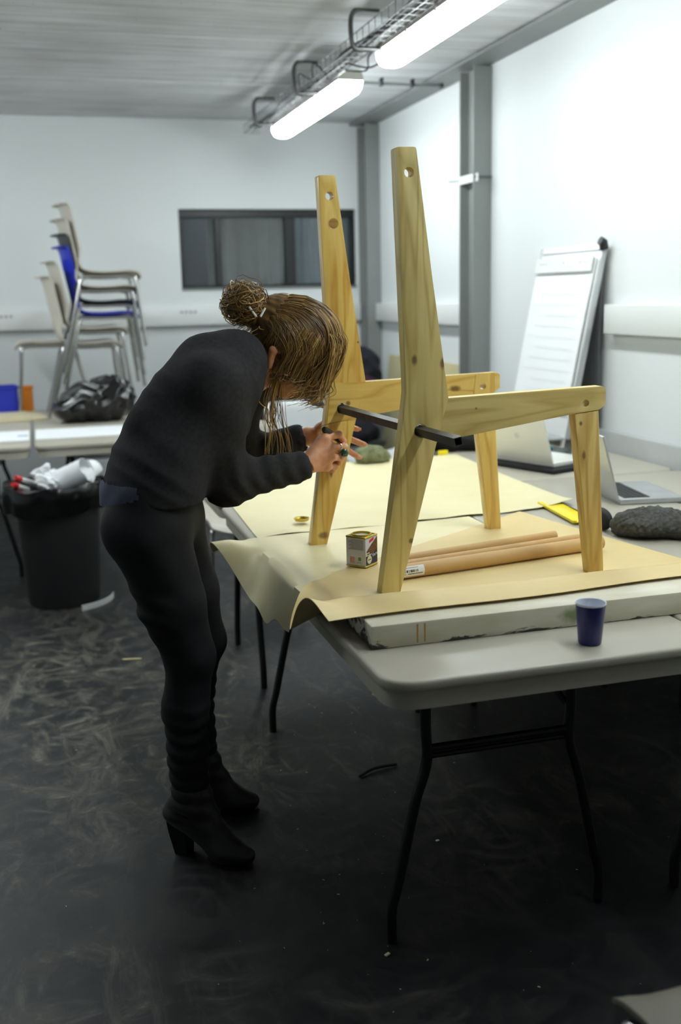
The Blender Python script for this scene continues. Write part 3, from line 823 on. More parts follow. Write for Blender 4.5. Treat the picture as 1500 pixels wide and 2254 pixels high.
# near sheet: front edge lies on the white plank
def f_near(u, v, p):
    y = p[1]
    t = min(1, max(0, (2.24-y)/0.13)); t = t*t*(3-2*t)
    p[2] = TZ + 0.0048 + 0.0535*t
    if p[0] < 0.60:
        d = 0.60-p[0]; p[2] += -0.20*d + 0.04*math.sin(v*9+0.5)*min(1, d*10)
    edge = max(0, 0.05-u)/0.05
    p[2] += 0.012*edge*math.sin(v*10)**2
    p[1] += 0.006*math.sin(u*11)*(1-v)
    p[2] += 0.0012*(1+math.sin(u*13+v*7))*(1-t)*0.5
    return p
def near_sheet():
    # outline: front-left, front-right, back-right corner, back-left
    P = np.zeros((60, 40, 3))
    for i in range(60):
        for j in range(40):
            u, v = i/59, j/39
            front = lerp((0.535, 1.972), (1.66, 2.030), u)
            back = lerp((0.700, 2.525), (1.480, 3.045), u**1.6)
            if u < 0.12: front = front + np.array([0.0, 0.0])
            left_in = 0.10*math.sin(math.pi*v)*(1-u)**6
            q = lerp(front, back, v)
            q[0] -= left_in
            if u > 0.999: pass
            P[i, j] = f_near(u, v, np.array([q[0], q[1], TZ]))
    return P
tag(sheet('kraft_paper_sheet', near_sheet(), 'kraft paper tan'), 'tan kraft paper sheet under the nearest chair side and paint tin', 'paper')
# white chipped plank
pk = box('painted_plank', (0, 0, 0), (1.50, 0.185, 0.051), 'chipped white paint on plank', None, bev=0.004)
pk.location = (0.612, 1.929, TZ); tag(pk, 'thick white painted plank with chipped dark edge along the table front', 'plank')
for x_ in (0.098, 0.114): box('paint_drip', (x_, -0.0006, 0.006), (x_+0.003, 0.0006, 0.046), plain('ochre drip', (176, 132, 40), 0.5), pk)
# paper cup
cup = empty('paper_cup', (1.047, 1.822, TZ+0.0004), 0, 'navy blue cup with white inside standing on the table', 'cup')
lathe('cup_wall', [(0.0, 0.0), (0.0215, 0.0), (0.0235, 0.003), (0.0305, 0.084)], 'navy cup', cup, 36)
lathe('cup_rim', [(0.0305, 0.083), (0.0318, 0.0855), (0.0312, 0.0875), (0.0298, 0.0868), (0.0296, 0.0845)], 'white cup', cup, 36)
lathe('cup_lining', [(0.0297, 0.0850), (0.0225, 0.006), (0.0, 0.0055)], 'white cup', cup, 36)
# square varnish tin
can = empty('varnish_tin', (0.793, 2.572, TZ+0.0072), R(41), 'open square varnish tin with navy, white and red label', 'tin')
s = 0.0305; h = 0.082
box('body', (-s, -s, 0.003), (s, s, h-0.003), 'can white', can, bev=0.003)
for z in (0.0, h-0.004):
    bm = prism_bm(rrect(2*s+0.003, 2*s+0.003, 0.006, 4), [rrect(2*s-0.008, 2*s-0.008, 0.005, 4)] if z else [], 0.004, 0.001, 1, 'xy'); bm.transform(Matrix.Translation((0, 0, z)))
    bm_obj('rim', bm, 'tin gold', can, 35)
lathe('neck', [(0.0285, h-0.0028), (0.0275, h+0.001), (0.0265, h+0.0035), (0.0235, h+0.0035), (0.0225, h-0.006)], 'tin gold', can, 32)
lathe('varnish_surface', [(0.0226, h-0.0055), (0.0, h-0.0055)], 'varnish', can, 32)
# labels: front face is local -y (turned to the right of the picture), side face is local -x
fy = -s-0.0004
def fplate(name, pts, mat, dy=0.0):
    bm = prism_bm(pts, [], 0.0004); bm.transform(Matrix.Translation((0, fy-dy, 0))); return bm_obj(name, bm, mat, can, 30)
fplate('label_navy', [(-s+0.002, 0.006), (s-0.002, 0.006), (s-0.002, 0.046), (-0.004, 0.030), (-s+0.002, 0.030)], 'can navy')
fplate('label_picture', [(-0.027, 0.042), (0.0, 0.060), (0.0285, 0.076), (0.0285, 0.047), (0.012, 0.034), (-0.010, 0.034)], 'can brown', 0.0001)
fplate('label_badge', [(-0.012, 0.064), (0.010, 0.069), (0.010, 0.0765), (-0.012, 0.0715)], 'can red', 0.0003)
fplate('label_seal', circle(-0.012, 0.0195, 0.0112, 24), 'can cream', 0.0003)
fplate('label_grade', [(-0.028, 0.031), (-0.012, 0.033), (-0.012, 0.040), (-0.028, 0.038)], 'can cream', 0.0005)
MT = lambda x, z, dy: Matrix.Translation((x, fy-dy, z)) @ Matrix.Rotation(R(90), 4, 'X')
text_mesh('label_text', 'Vern', 0.0135, 'can white', can, MT(0.001, 0.0235, 0.0006) @ Matrix.Rotation(R(8), 4, 'Z'))
text_mesh('label_text', 'A+', 0.0075, 'print dark', can, MT(-0.0235, 0.0330, 0.0009))
for i in range(4): fplate('label_line', [(-0.019+i*0.0037, 0.0185), (-0.0162+i*0.0037, 0.0185), (-0.0162+i*0.0037, 0.0208), (-0.019+i*0.0037, 0.0208)], 'print dark', 0.0008)
sx = -s-0.0004
def splate(y0, y1, z0, z1, mat, name='label_line'): return box(name, (sx-0.0003, y0, z0), (sx+0.0003, y1, z1), mat, can)
for i in range(9): splate(-0.024, 0.022-0.004*(i % 3), 0.047+i*0.0032, 0.0482+i*0.0032, 'print grey')
for i in range(4):
    for k in range(3): splate(0.004+k*0.005, 0.0078+k*0.005, 0.011+i*0.0042, 0.0140+i*0.0042, 'print pink', 'label_mark')
splate(-0.016, -0.008, 0.018, 0.027, 'print green', 'label_mark'); splate(-0.018, -0.004, 0.012, 0.0132, 'print grey')
# tin lid
lid = lathe('tin_lid', [(0.0, 0.002), (0.018, 0.002), (0.019, 0.005), (0.0215, 0.006), (0.023, 0.009), (0.0245, 0.009), (0.0245, 0.006), (0.021, 0.0), (0.0, 0.0)], 'tin gold', None, 32, 40, (0.772, 3.145, TZ+0.0125))
tag(lid, 'round gold tin lid lying behind the varnished chair leg', 'lid')
# cardboard tubes
def paper_tube(a, b, r, label, lab=False):
    d = (Vector(b)-Vector(a)); L = d.length
    t = empty('paper_roll', a, math.atan2(d.y, d.x), label, 'paper roll')
    V, F = [], []; n = 20
    for (xx, rr) in ((0, r), (L, r), (L, r*0.86), (0, r*0.86)):
        for k in range(n): V.append((xx, rr*math.cos(2*math.pi*k/n), r+rr*math.sin(2*math.pi*k/n)))
    for i in range(4):
        for k in range(n): F.append((i*n+k, i*n+(k+1) % n, ((i+1) % 4)*n+(k+1) % n, ((i+1) % 4)*n+k))
    py_obj('roll', V, F, 'kraft tube', t, 40)
    if lab:
        def arc(x0, x1, a0, a1, rr, mat, name):
            P = np.array([[(x, rr*math.cos(a), r+rr*math.sin(a)) for a in np.linspace(a0, a1, 7)] for x in (x0, x1)]); return sheet(name, P, mat, t, 0.0003)
        A0, A1 = R(128), R(215)
        arc(0.028, 0.098, A0, A1, r+0.0003, 'white paper', 'label')
        xx = 0.042; rr_ = random.Random(3)
        while xx < 0.078:
            wd = rr_.choice((0.0008, 0.0014, 0.002)); arc(xx, xx+wd, R(160), R(178), r+0.0007, 'print dark', 'barcode_line'); xx += wd+rr_.choice((0.0008, 0.0014, 0.003))
        arc(0.050, 0.092, R(188), R(193), r+0.0007, 'print dark', 'print_line'); arc(0.034, 0.044, R(188), R(193), r+0.0007, 'print grey', 'print_line')
        arc(0.036, 0.080, R(141), R(145), r+0.0007, 'print grey', 'print_line')
    return t
pz = TZ+0.0072
paper_tube((0.802, 2.392, pz), (1.462, 2.500, pz), 0.0185, 'brown kraft paper roll with white bar code label', True)
paper_tube((0.862, 2.476, pz), (1.440, 2.585, pz), 0.0125, 'thin brown paper roll behind the labelled roll, middle of three')
paper_tube((0.845, 2.522, pz), (1.395, 2.640, pz), 0.0135, 'thin brown paper roll farthest back of three rolls')
# yellow spirit levels / rulers
def ruler(a, b, w, label):
    d = Vector(b)-Vector(a); L = d.length
    t = empty('yellow_level', a, math.atan2(d.y, d.x), label, 'level')
    box('base', (0, -w/2, 0), (L, w/2, 0.003), 'yellow paint', t, bev=0.0008)
    box('edge', (0, w/2-0.012, 0.0031), (L, w/2, 0.008), 'yellow paint', t, bev=0.0008)
    box('shade_strip', (0, -w/2, 0.0031), (L, -w/2+0.003, 0.006), 'print dark', t)
    return t
ruler((1.590, 2.815, TZ+0.0062), (1.628, 3.13, TZ+0.0062), 0.078, 'yellow channel shaped tool between the two kraft sheets')
ruler((1.655, 4.355, TZ), (1.725, 4.350, TZ), 0.05, 'yellow tool end peeking behind the far kraft sheet') if False else None
tag(box('yellow_tool', (1.690, 4.296, TZ), (1.735, 4.308, TZ+0.022), 'yellow paint', None, bev=0.002), 'small yellow tool at the back edge of the far table', 'tool')

# ================================================================== LAPTOPS, HAT, BAG
def laptop(x, y, rz, W, D, open_deg, lidmat, label, z):
    """local: keyboard towards -y, hinge at +y, width along x"""
    t = empty('laptop', (x, y, z), rz, label, 'laptop')
    base = box('base', (-W/2, -D, 0.0), (W/2, 0, 0.018), lidmat, t, bev=0.004)
    hinge = Matrix.Translation((0, 0.0, 0.016)) @ Matrix.Rotation(R(open_deg), 4, 'X')
    l = box('lid', (-W/2, -D, 0.002), (W/2, 0, 0.011), lidmat, t, bev=0.0035); l.data.transform(hinge)
    s_ = box('screen', (-W/2+0.012, -D+0.014, 0.0008), (W/2-0.012, -0.02, 0.0018), 'key black', l); s_.data.transform(hinge)
    key = None
    for r_ in range(5):
        for c_ in range(13):
            kx = -W/2+0.022+c_*(W-0.044)/13; ky = -0.022-r_*0.0185
            if key is None:
                key = box('key', (0.0009, -0.0166, 0.0), ((W-0.044)/13-0.0012, -0.0008, 0.002), 'key black' if 'silver' in lidmat else 'laptop white', base)
                key.location = (kx, ky, 0.018)
            else:
                q = key.copy(); C.objects.link(q); q.location = (kx, ky, 0.018)
    box('trackpad', (-0.05, -D+0.015, 0.0181), (0.05, -D+0.085, 0.0187), lidmat, base, bev=0.0002, seg=1)
    return t, l, hinge
lt, ll, lh = laptop(1.890, 3.855, R(111), 0.325, 0.227, -108, 'laptop white', 'white laptop standing open on a black sleeve', TZ+0.0201)
# pale fruit emblem on the lid back
bm = prism_bm(circle(0.0, 0.118, 0.013, 20), [], 0.0004, plane='xy'); bm.transform(Matrix.Translation((0.0, -0.228, 0.0110))); 
for v in bm.verts: pass
o = bm_obj('emblem', bm, 'shell white', ll, 30); o.data.transform(lh)
tag(box('laptop_sleeve', (-0.19, -0.145, 0), (0.19, 0.145, 0.019), 'black nylon', None, bev=0.008), 'black laptop sleeve lying under the white laptop', 'sleeve')
sl = bpy.data.objects['laptop_sleeve']; sl.location = (1.985, 3.880, TZ+0.0002); sl.rotation_euler = (0, 0, R(111))
laptop(1.872, 3.197, R(80.5), 0.325, 0.227, -105, 'laptop silver', 'silver laptop with black keys at the right edge', TZ+0.0004)
# knitted hat
def f_knit(P): return 0.0042*np.sin(P[:, 0]*190+6*np.sin(P[:, 2]*50))*np.sin(P[:, 2]*230+4*np.sin(P[:, 1]*60)) + 0.004*np.sin(P[:, 1]*60+P[:, 0]*40)
hat = empty('knitted_hat', (1.695, 2.615, TZ), 0, 'dark grey knitted woollen hat lying on the right table', 'hat')
V, F = sdf_data([ell((0.0, 0.0, 0.040), (0.10, 0.085, 0.043)), ell((0.09, -0.06, 0.034), (0.08, 0.07, 0.036)), ell((-0.05, 0.02, 0.03), (0.06, 0.06, 0.032))], 0.0045, 0.03, f_knit, 1)
V[:, 2] = np.maximum(V[:, 2], 0.0006)
mesh_obj('crown', np_mesh('crown', V, F), 'knit wool', hat, True)
V, F = sdf_data([cap((0.14, -0.10, 0.026), (0.185, -0.02, 0.030), 0.026), cap((0.185, -0.02, 0.030), (0.15, 0.04, 0.026), 0.024)], 0.0045, 0.02, lambda P: 0.0025*np.sin(P[:, 2]*300), 1)
V[:, 2] = np.maximum(V[:, 2], 0.0006)
mesh_obj('ribbed_brim', np_mesh('brim', V, F), 'knit wool', hat, True)
V, F = sdf_data([ell((0, 0, 0.032), (0.022, 0.055, 0.034)), ell((0.0, 0.05, 0.02), (0.03, 0.04, 0.02))], 0.004, 0.02, None, 1); V[:, 2] = np.maximum(V[:, 2], 0.0004)
o = mesh_obj('camera_pouch', np_mesh('pouch', V, F), 'black nylon', None, True, (1.605, 2.745, TZ)); tag(o, 'small black pouch wedged beside the knitted hat', 'pouch')
# keys / small ring on the table
ks = empty('key_ring', (1.63, 3.30, TZ), 0, 'small metal key ring lying left of the silver laptop', 'keys')
tube('ring', [(0.012*math.cos(a), 0.012*math.sin(a), 0.002) for a in np.linspace(0, 2*math.pi, 20)], 0.0016, 'chrome', ks, 6)
box('key', (0.01, -0.004, 0.0005), (0.05, 0.004, 0.0025), 'chrome', ks)
# black bag at the back
def crumple(amp, f, seed=0.0):
    def fn(P):
        x, y, z = P[:, 0]*f+seed, P[:, 1]*f, P[:, 2]*f
        return amp*(np.abs(np.sin(x*1.0+1.7*np.sin(z*0.8)+y)) + 0.6*np.abs(np.sin(z*1.9+1.3*np.sin(x*1.1)+y*0.7)) - 0.8)
    return fn
V, F = sdf_data([ell((0, 0, 0.075), (0.17, 0.10, 0.08)), ell((0.06, 0.0, 0.05), (0.15, 0.12, 0.06)), ell((-0.12, 0.0, 0.05), (0.08, 0.08, 0.05))], 0.008, 0.05, crumple(0.010, 22), 1); V[:, 2] = np.maximum(V[:, 2], 0.0008)
o = mesh_obj('black_bag', np_mesh('bag', V, F), 'black nylon', None, True, (1.875, 4.44, TZ)); tag(o, 'black fabric bag lying behind the front chair leg', 'bag')

# ================================================================== FLIP CHART
fc = empty('flip_chart', (2.27, 4.52, TZ), 0, 'white flip chart easel leaning against the right wall', 'flip chart')
lean = Matrix.Rotation(math.atan2(0.165, 0.86), 4, 'Y')
def fbox(n, a, b, mat, bev=0.002): return box(n, a, b, mat, fc, bev=bev, mtx=lean)
fbox('board', (0.0, -0.29, 0.05), (0.014, 0.29, 0.925), 'white plastic', 0.004)
fbox('side_rail', (-0.006, -0.303, 0.05), (0.018, -0.2905, 0.925), 'laptop silver'); fbox('side_rail', (-0.006, 0.2905, 0.05), (0.018, 0.303, 0.925), 'laptop silver')
P = np.array([[(-0.008-0.004*math.sin(v*3), yy, 0.16+0.70*v) for v in np.linspace(0, 1, 12)] for yy in np.linspace(-0.27, 0.285, 12)])
for q in P.reshape(-1, 3): q[0] -= 0.004*abs(math.sin(q[1]*6))*(0.86-q[2])
o = sheet('paper_pad', P, 'white paper', fc, 0.004); o.data.transform(lean)
bm = prism_bm([(-0.265, 0.80), (0.28, 0.80), (0.28, 0.872), (-0.265, 0.872)], [circle(yy, 0.842, 0.006, 8) for yy in (-0.22, -0.19, -0.16, 0.0, 0.17, 0.2, 0.23)], 0.006)
bm.transform(lean @ Matrix.Translation((-0.020, 0, 0)) @ Matrix.Rotation(R(90), 4, 'Z')); bm_obj('clamp_bar', bm, 'white plastic', fc, 30)
for i in range(11):
    z = 0.20+i*0.05
    t_ = tube('writing_line', [(-0.0155-0.004*math.sin((z-0.16)/0.70*3)-0.004*abs(math.sin(yy*6))*(0.86-z), yy, z+0.002*math.sin(yy*40+i)) for yy in np.linspace(-0.22, 0.24-0.05*(i % 3), 14)], 0.0007, 'pencil pale', fc, 4); t_.data.transform(lean)
box('rear_panel', (0.168, -0.285, 0.09), (0.180, 0.285, 0.885), 'grey felt', fc, bev=0.006)
tube('top_hinge', [(0.172, -0.300, 0.880), (0.166, -0.300, 0.912), (0.150, -0.300, 0.918)], 0.020, 'key black', fc, 12)
tube('foot', [(0.174, -0.27, 0.10), (0.174, -0.27, 0.012)], 0.010, 'white plastic', fc, 8); tube('foot', [(0.174, 0.27, 0.10), (0.174, 0.27, 0.012)], 0.010, 'white plastic', fc, 8)
tube('foot', [(0.012, -0.27, 0.06), (0.002, -0.27, 0.004)], 0.010, 'white plastic', fc, 8); tube('foot', [(0.012, 0.27, 0.06), (0.002, 0.27, 0.004)], 0.010, 'white plastic', fc, 8)
box('pen_tray', (-0.065, -0.29, 0.045), (0.0, 0.29, 0.055), 'laptop silver', fc, bev=0.003)
cs = empty('marker_case', (2.10, 4.12, TZ), R(-38), 'dark grey case holding markers in front of the flip chart', 'case')
bm = prism_bm(rrect(0.26, 0.13, 0.04), [], 0.030, 0.008, 2, 'xy'); bm_obj('shell', bm, 'shell dark grey', cs, 40)
mk_ = empty('whiteboard_marker', (2.075, 4.10, TZ+0.0305+0.009), R(-30), 'white marker with teal cap lying on the dark case', 'marker')
tube('barrel', [(-0.05, 0, 0), (0.03, 0, 0)], 0.009, 'white plastic', mk_, 12); tube('cap', [(0.0305, 0, 0), (0.065, 0, 0)], 0.0095, 'teal plastic', mk_, 12)

# ================================================================== STACKING CHAIRS
def make_chair(mat):
    t = bpy.data.objects.new('stacking_chair', None); C.objects.link(t)
    prof = smooth_path([(-0.268, 0, 0.852), (-0.245, 0, 0.856), (-0.222, 0, 0.83), (-0.205, 0, 0.74), (-0.185, 0, 0.63), (-0.165, 0, 0.53), (-0.125, 0, 0.468), (-0.05, 0, 0.446), (0.06, 0, 0.444), (0.15, 0, 0.450), (0.205, 0, 0.442), (0.232, 0, 0.415)], 3)
    n = len(prof); nv = 13; P = np.zeros((n, nv, 3))
    for i, p in enumerate(prof):
        u = i/(n-1)
        w_ = 0.205 if u > 0.5 else 0.205-0.02*math.sin(math.pi*u*2)
        e0 = min(1, u/0.13); e1 = min(1, (1-u)/0.10)
        w_ *= (1-(1-e0)**2.2)**0.5*0.58+0.42 if e0 < 1 else 1
        w_ *= (1-(1-e1)**2.2)**0.45*0.22+0.78 if e1 < 1 else 1
        back = max(0, min(1, (p.z-0.46)/0.12)); seat = 1-back
        for j in range(nv):
            v = -1+2*j/(nv-1)
            P[i, j] = (p.x+0.058*back*v*v, w_*v, p.z+0.012*seat*v**4-0.010*seat*(1-v*v))
    sheet('seat_shell', P, mat, t, 0.007)
    for s_ in (-1, 1):
        p = smooth_path([(0.235, s_*0.215, 0.0), (0.205, s_*0.205, 0.28), (0.195, s_*0.198, 0.395), (0.165, s_*0.19, 0.425), (0.0, s_*0.185, 0.426), (-0.10, s_*0.185, 0.428), (-0.135, s_*0.19, 0.405), (-0.18, s_*0.205, 0.24), (-0.245, s_*0.22, 0.0)], 4)
        tube('leg_frame', p, 0.011, 'chrome', t, 10)
    tube('crossbar', [(0.12, -0.185, 0.424), (0.12, 0.185, 0.424)], 0.009, 'chrome', t, 8)
    tube('crossbar', [(-0.08, -0.185, 0.424), (-0.08, 0.185, 0.424)], 0.009, 'chrome', t, 8)
    return t
def place_chair(mat, loc, rz, label, group=None, tilt=0.0):
    c = make_chair(mat); c.location = loc; c.rotation_euler = (0, tilt, rz); tag(c, label, 'chair', group); return c
G = 'stack of chairs on the back table'
SX, SY = 0.415, 6.88
specs = [('shell beige', -0.115, 'beige shell chair at the very bottom of the stack'), ('shell beige', -0.075, 'beige shell chair second from the bottom of the stack'),
         ('shell blue', 0.0, 'bright blue shell chair in the middle of the stack'), ('shell dark grey', 0.0, 'dark grey shell chair just above the blue one in the stack'),
         ('shell beige', 0.0, 'beige shell chair second from the top of the stack'), ('shell beige', 0.022, 'beige shell chair on top of the stack')]
zz = 0.0
for i, (m_, dx, lab) in enumerate(specs):
    place_chair(m_, (SX+dx, SY-0.006*i, TZ+zz), 0.0, lab, G)
    zz += 0.088 if i != 2 else 0.072
place_chair('shell beige', (0.115, 7.20, TZ), R(180), 'grey shell chair standing alone on the table behind the stack')
place_chair('shell white', (1.43, 5.62, 0), R(-78), 'white shell chair whose back shows behind the womans forearm')
place_chair('shell white', (2.09, 6.15, 0), R(180), 'white shell chair standing near the far corner column')
place_chair('shell beige', (0.90, 4.75, 0), R(-90), 'grey shell chair tucked in at the back table under the paper')
place_chair('shell beige shaded', (0.955, 0.985, 0), R(97), 'beige shell chair corner, painted in a shaded tone, in the bottom right corner of the picture')

# coats and scarf in the background
V, F = sdf_data([ell((0, 0, 0.30), (0.26, 0.12, 0.32)), ell((0.16, 0.02, 0.42), (0.18, 0.10, 0.22)), ell((-0.18, 0.0, 0.5), (0.10, 0.09, 0.18)), ell((0.05, -0.05, 0.05), (0.24, 0.16, 0.12))], 0.012, 0.06, crumple(0.016, 16), 1)
V[:, 2] = np.maximum(V[:, 2], 0.001)
V[:, 2] *= 1.02
ct = empty('coat_pile', (2.00, 7.00, 0.0), 0, 'pile of dark navy coats behind the woman and the pine frames', 'coats')
mesh_obj('coat', np_mesh('coat', V+np.array([0, 0, 0.455]), F), 'coat navy', ct, True)
V, F = sdf_data([ell((0.10, -0.10, 0.86), (0.16, 0.05, 0.05))], 0.01, 0.03, crumple(0.008, 30), 1)
mesh_obj('purple_lining', np_mesh('lining', V, F), 'purple cloth', ct, True)
box('bench_seat', (-0.30, -0.16, 0.42), (0.30, 0.16, 0.454), 'shell dark grey', ct, bev=0.006)
for sx_ in (-0.27, 0.27):
    for sy_ in (-0.13, 0.13): tube('bench_leg', [(sx_, sy_, 0.425), (sx_, sy_, 0.0)], 0.014, 'table leg black', ct, 8)
ct2 = copy_tree(ct); ct2.location = (1.47, 6.62, 0.0); ct2.rotation_euler = (0, 0, R(4)); tag(ct2, 'dark coats heaped on a bench, seen right below the womans chin', 'coats')
V, F = sdf_data([ell((0, 0, 0.03), (0.075, 0.06, 0.045)), ell((0.05, 0.02, 0.015), (0.05, 0.05, 0.03))], 0.007, 0.03, crumple(0.007, 45), 1); V[:, 2] = np.maximum(V[:, 2], 0.0006)
o = mesh_obj('camouflage_scarf', np_mesh('scarf', V, F), 'camo cloth', None, True, (1.350, 4.235, TZ+0.0032)); tag(o, 'olive patterned scarf bunched at the far table edge', 'scarf')
# plywood sheet leaning on the right wall
pl = box('plywood_sheet', (0, 0, 0), (0.018, 1.45, 1.03), 'plywood', None, bev=0.002); pl.location = (2.335, 5.72, 0.0); pl.rotation_euler = (0, R(6.0), 0)
tag(pl, 'pale plywood sheet leaning against the right wall behind the frames', 'board')

# ================================================================== LEFT BACKGROUND
# bin with liner and rubbish
bn = empty('waste_bin', (0.052, 5.17, 0), 0, 'black round waste bin lined with a black bag and full of paper', 'bin')
lathe('tub', [(0.0, 0.0), (0.166, 0.0), (0.172, 0.012), (0.196, 0.50), (0.205, 0.575), (0.210, 0.585), (0.203, 0.588), (0.192, 0.50), (0.166, 0.02), (0.0, 0.018)], 'bin plastic', bn, 44)
V, F = [], []; n = 72; prof = [(0.175, 0.42, 0.004), (0.194, 0.55, 0.004), (0.206, 0.592, 0.006), (0.222, 0.600, 0.010), (0.232, 0.575, 0.012), (0.226, 0.52, 0.013), (0.220, 0.475, 0.010)]
for i, (r_, z_, a_) in enumerate(prof):
    for k in range(n):
        th = 2*math.pi*k/n; wv = math.sin(th*9+i*0.6)+0.6*math.sin(th*17+i)+0.5*math.sin(th*5)
        left = max(0, math.cos(th-math.pi*1.15))*0.035*(i > 2)
        V.append(((r_+a_*wv*0.5+left)*math.cos(th), (r_+a_*wv*0.5+left)*math.sin(th), z_+a_*0.9*math.sin(th*7+1)-left*0.3))
for i in range(len(prof)-1):
    for k in range(n): F.append((i*n+k, i*n+(k+1) % n, (i+1)*n+(k+1) % n, (i+1)*n+k))
py_obj('bin_liner', V, F, 'black plastic bag', bn, 50)
def scroll(x, y, z, r0, w, turns, rz, tilt, label, grp=None, mat='white paper'):
    P = []
    for a in np.linspace(0, turns*2*math.pi, 40):
        rr = r0*(1+0.06*a); P.append([(rr*math.cos(a), v, rr*math.sin(a)) for v in (-w/2, 0, w/2)])
    o = sheet('paper_scroll', np.array(P), mat, None, 0.0015); o.location = (x, y, z); o.rotation_euler = (tilt, 0, rz)
    return tag(o, label, 'paper', grp)
scroll(0.115, 5.10, 0.625, 0.050, 0.20, 1.1, R(62), R(-24), 'curled white paper scroll leaning out of the bin, largest')
scroll(0.195, 5.14, 0.620, 0.048, 0.16, 0.9, R(-30), R(10), 'curled white paper strip at the right rim of the bin')
V, F = sdf_data([ell((0, 0, 0), (0.05, 0.045, 0.04)), ell((-0.03, 0, 0.02), (0.035, 0.03, 0.03))], 0.006, 0.02, crumple(0.011, 60, 1), 0)
o = mesh_obj('crumpled_paper', np_mesh('crumple', V, F), 'white paper', None, True, (0.015, 5.07, 0.605)); tag(o, 'crumpled white paper ball in the middle of the bin', 'paper')
V, F = sdf_data([ell((0, 0, 0), (0.06, 0.05, 0.035))], 0.006, 0.02, crumple(0.012, 55, 2), 0)
o = mesh_obj('crumpled_paper', np_mesh('crumple2', V, F), 'white paper', None, True, (0.02, 5.22, 0.615)); tag(o, 'crumpled white paper at the back of the bin', 'paper')
V, F = sdf_data([cap((-0.03, 0, 0), (0.03, 0.0, 0.03), 0.02, 0.02)], 0.005, 0.02, crumple(0.008, 70, 3), 0)
o = mesh_obj('paper_cone', np_mesh('cone', V, F), 'white paper', None, True, (-0.015, 5.10, 0.648)); tag(o, 'pointed torn white paper scrap standing in the bin', 'paper')
for i, (x_, y_, z_) in enumerate(((-0.105, 5.10, 0.628), (-0.125, 5.06, 0.605))):
    b_ = empty('marker_pen', (x_, y_, z_), R(30+i*20), ('upper' if i == 0 else 'lower')+' white stick with a red cap at the left rim of the bin', 'marker')
    tube('barrel', [(0, 0, 0), (0.07, 0.0, -0.03)], 0.011, 'white plastic', b_, 10); tube('cap', [(-0.001, 0, 0.0004), (-0.03, 0, 0.013)], 0.0125, 'red plastic', b_, 10)
P = np.array([[(0.052+0.235*math.cos(a), 5.17+0.235*math.sin(a), z) for z in (0.0008, 0.028)] for a in np.linspace(R(-72), R(-8), 24)])
tag(sheet('white_strip', P, 'white plastic', None, 0.004), 'curved white plastic strip lying on the floor around the bin foot', 'strip')
# bin bag on the table
V, F = sdf_data([ell((0, 0, 0.115), (0.20, 0.15, 0.125)), ell((0.10, 0.0, 0.135), (0.14, 0.14, 0.135)), ell((-0.14, -0.02, 0.07), (0.11, 0.12, 0.08)), cap((-0.2, -0.03, 0.10), (-0.13, -0.03, 0.12), 0.02, 0.05)], 0.007, 0.05, crumple(0.018, 24, 0.5), 1)
V[:, 2] = np.maximum(V[:, 2], 0.001)
o = mesh_obj('bin_bag', np_mesh('bin_bag', V, F), 'black plastic bag', None, True, (0.325, 6.43, TZ)); tag(o, 'shiny black bin bag in front of the chair stack', 'bag')
# sheets and boards on the left tables
def flat(name, x0, x1, y0, y1, z, th, mat, label, cat, rz=0):
    o = box(name, (x0-(x0+x1)/2, y0-(y0+y1)/2, 0), (x1-(x0+x1)/2, y1-(y0+y1)/2, th), mat, None, bev=min(0.002, th*0.3), seg=1)
    o.location = ((x0+x1)/2, (y0+y1)/2, z); o.rotation_euler = (0, 0, rz); return tag(o, label, cat)
flat('drawing_board', -0.62, -0.06, 5.60, 6.02, TZ+0.0003, 0.012, 'white paper', 'white drawing board at the left edge of the back table', 'board')
bm = bmesh.new(); add_box(bm, (-0.12, 5.75, TZ+0.0124), (-0.065, 5.80, TZ+0.0130)); tag(bm_obj('blue_sticker', bm, plain('pale blue print', (150, 178, 206), 0.6)), 'small pale blue note on the white drawing board', 'note')
flat('white_sheet', -0.03, 0.62, 5.66, 6.10, TZ+0.0003, 0.004, 'white paper', 'long white paper sheet at the front of the chair stack table', 'paper')
flat('cardboard_sheet', -0.70, 0.02, 6.55, 7.0, TZ+0.0003, 0.014, 'cardboard', 'pale cardboard sheet on the back table left of the chair stack', 'cardboard', R(10))
flat('cardboard_sheet', -0.66, -0.06, 6.62, 6.96, TZ+0.0147, 0.010, 'cardboard', 'smaller cardboard sheet lying on top of the larger one', 'cardboard', R(6))
def crate(x, y, w_, d_, h_, mat, label):
    t = empty('plastic_crate', (x, y, TZ+0.0005), R(6), label, 'crate')
    bm = prism_bm(rrect(w_, d_, 0.02, 4), [rrect(w_-0.012, d_-0.012, 0.016, 4)], h_, 0, 1, 'xy'); bm_obj('wall', bm, mat, t, 40)
    bm = prism_bm(rrect(w_-0.012, d_-0.012, 0.016, 4), [], 0.006, 0, 1, 'xy'); bm_obj('bottom', bm, mat, t, 40)
    bm = prism_bm(rrect(w_+0.014, d_+0.014, 0.024, 4), [rrect(w_-0.002, d_-0.002, 0.018, 4)], 0.014, 0.002, 1, 'xy'); bm.transform(Matrix.Translation((0, 0, h_-0.014))); bm_obj('rim', bm, mat, t, 40)
    return t
crate(-0.25, 7.12, 0.24, 0.18, 0.18, 'shell blue', 'blue plastic crate on the back table at the left edge')
crate(-0.075, 7.16, 0.08, 0.10, 0.17, 'orange plastic', 'small orange plastic crate beside the blue one')

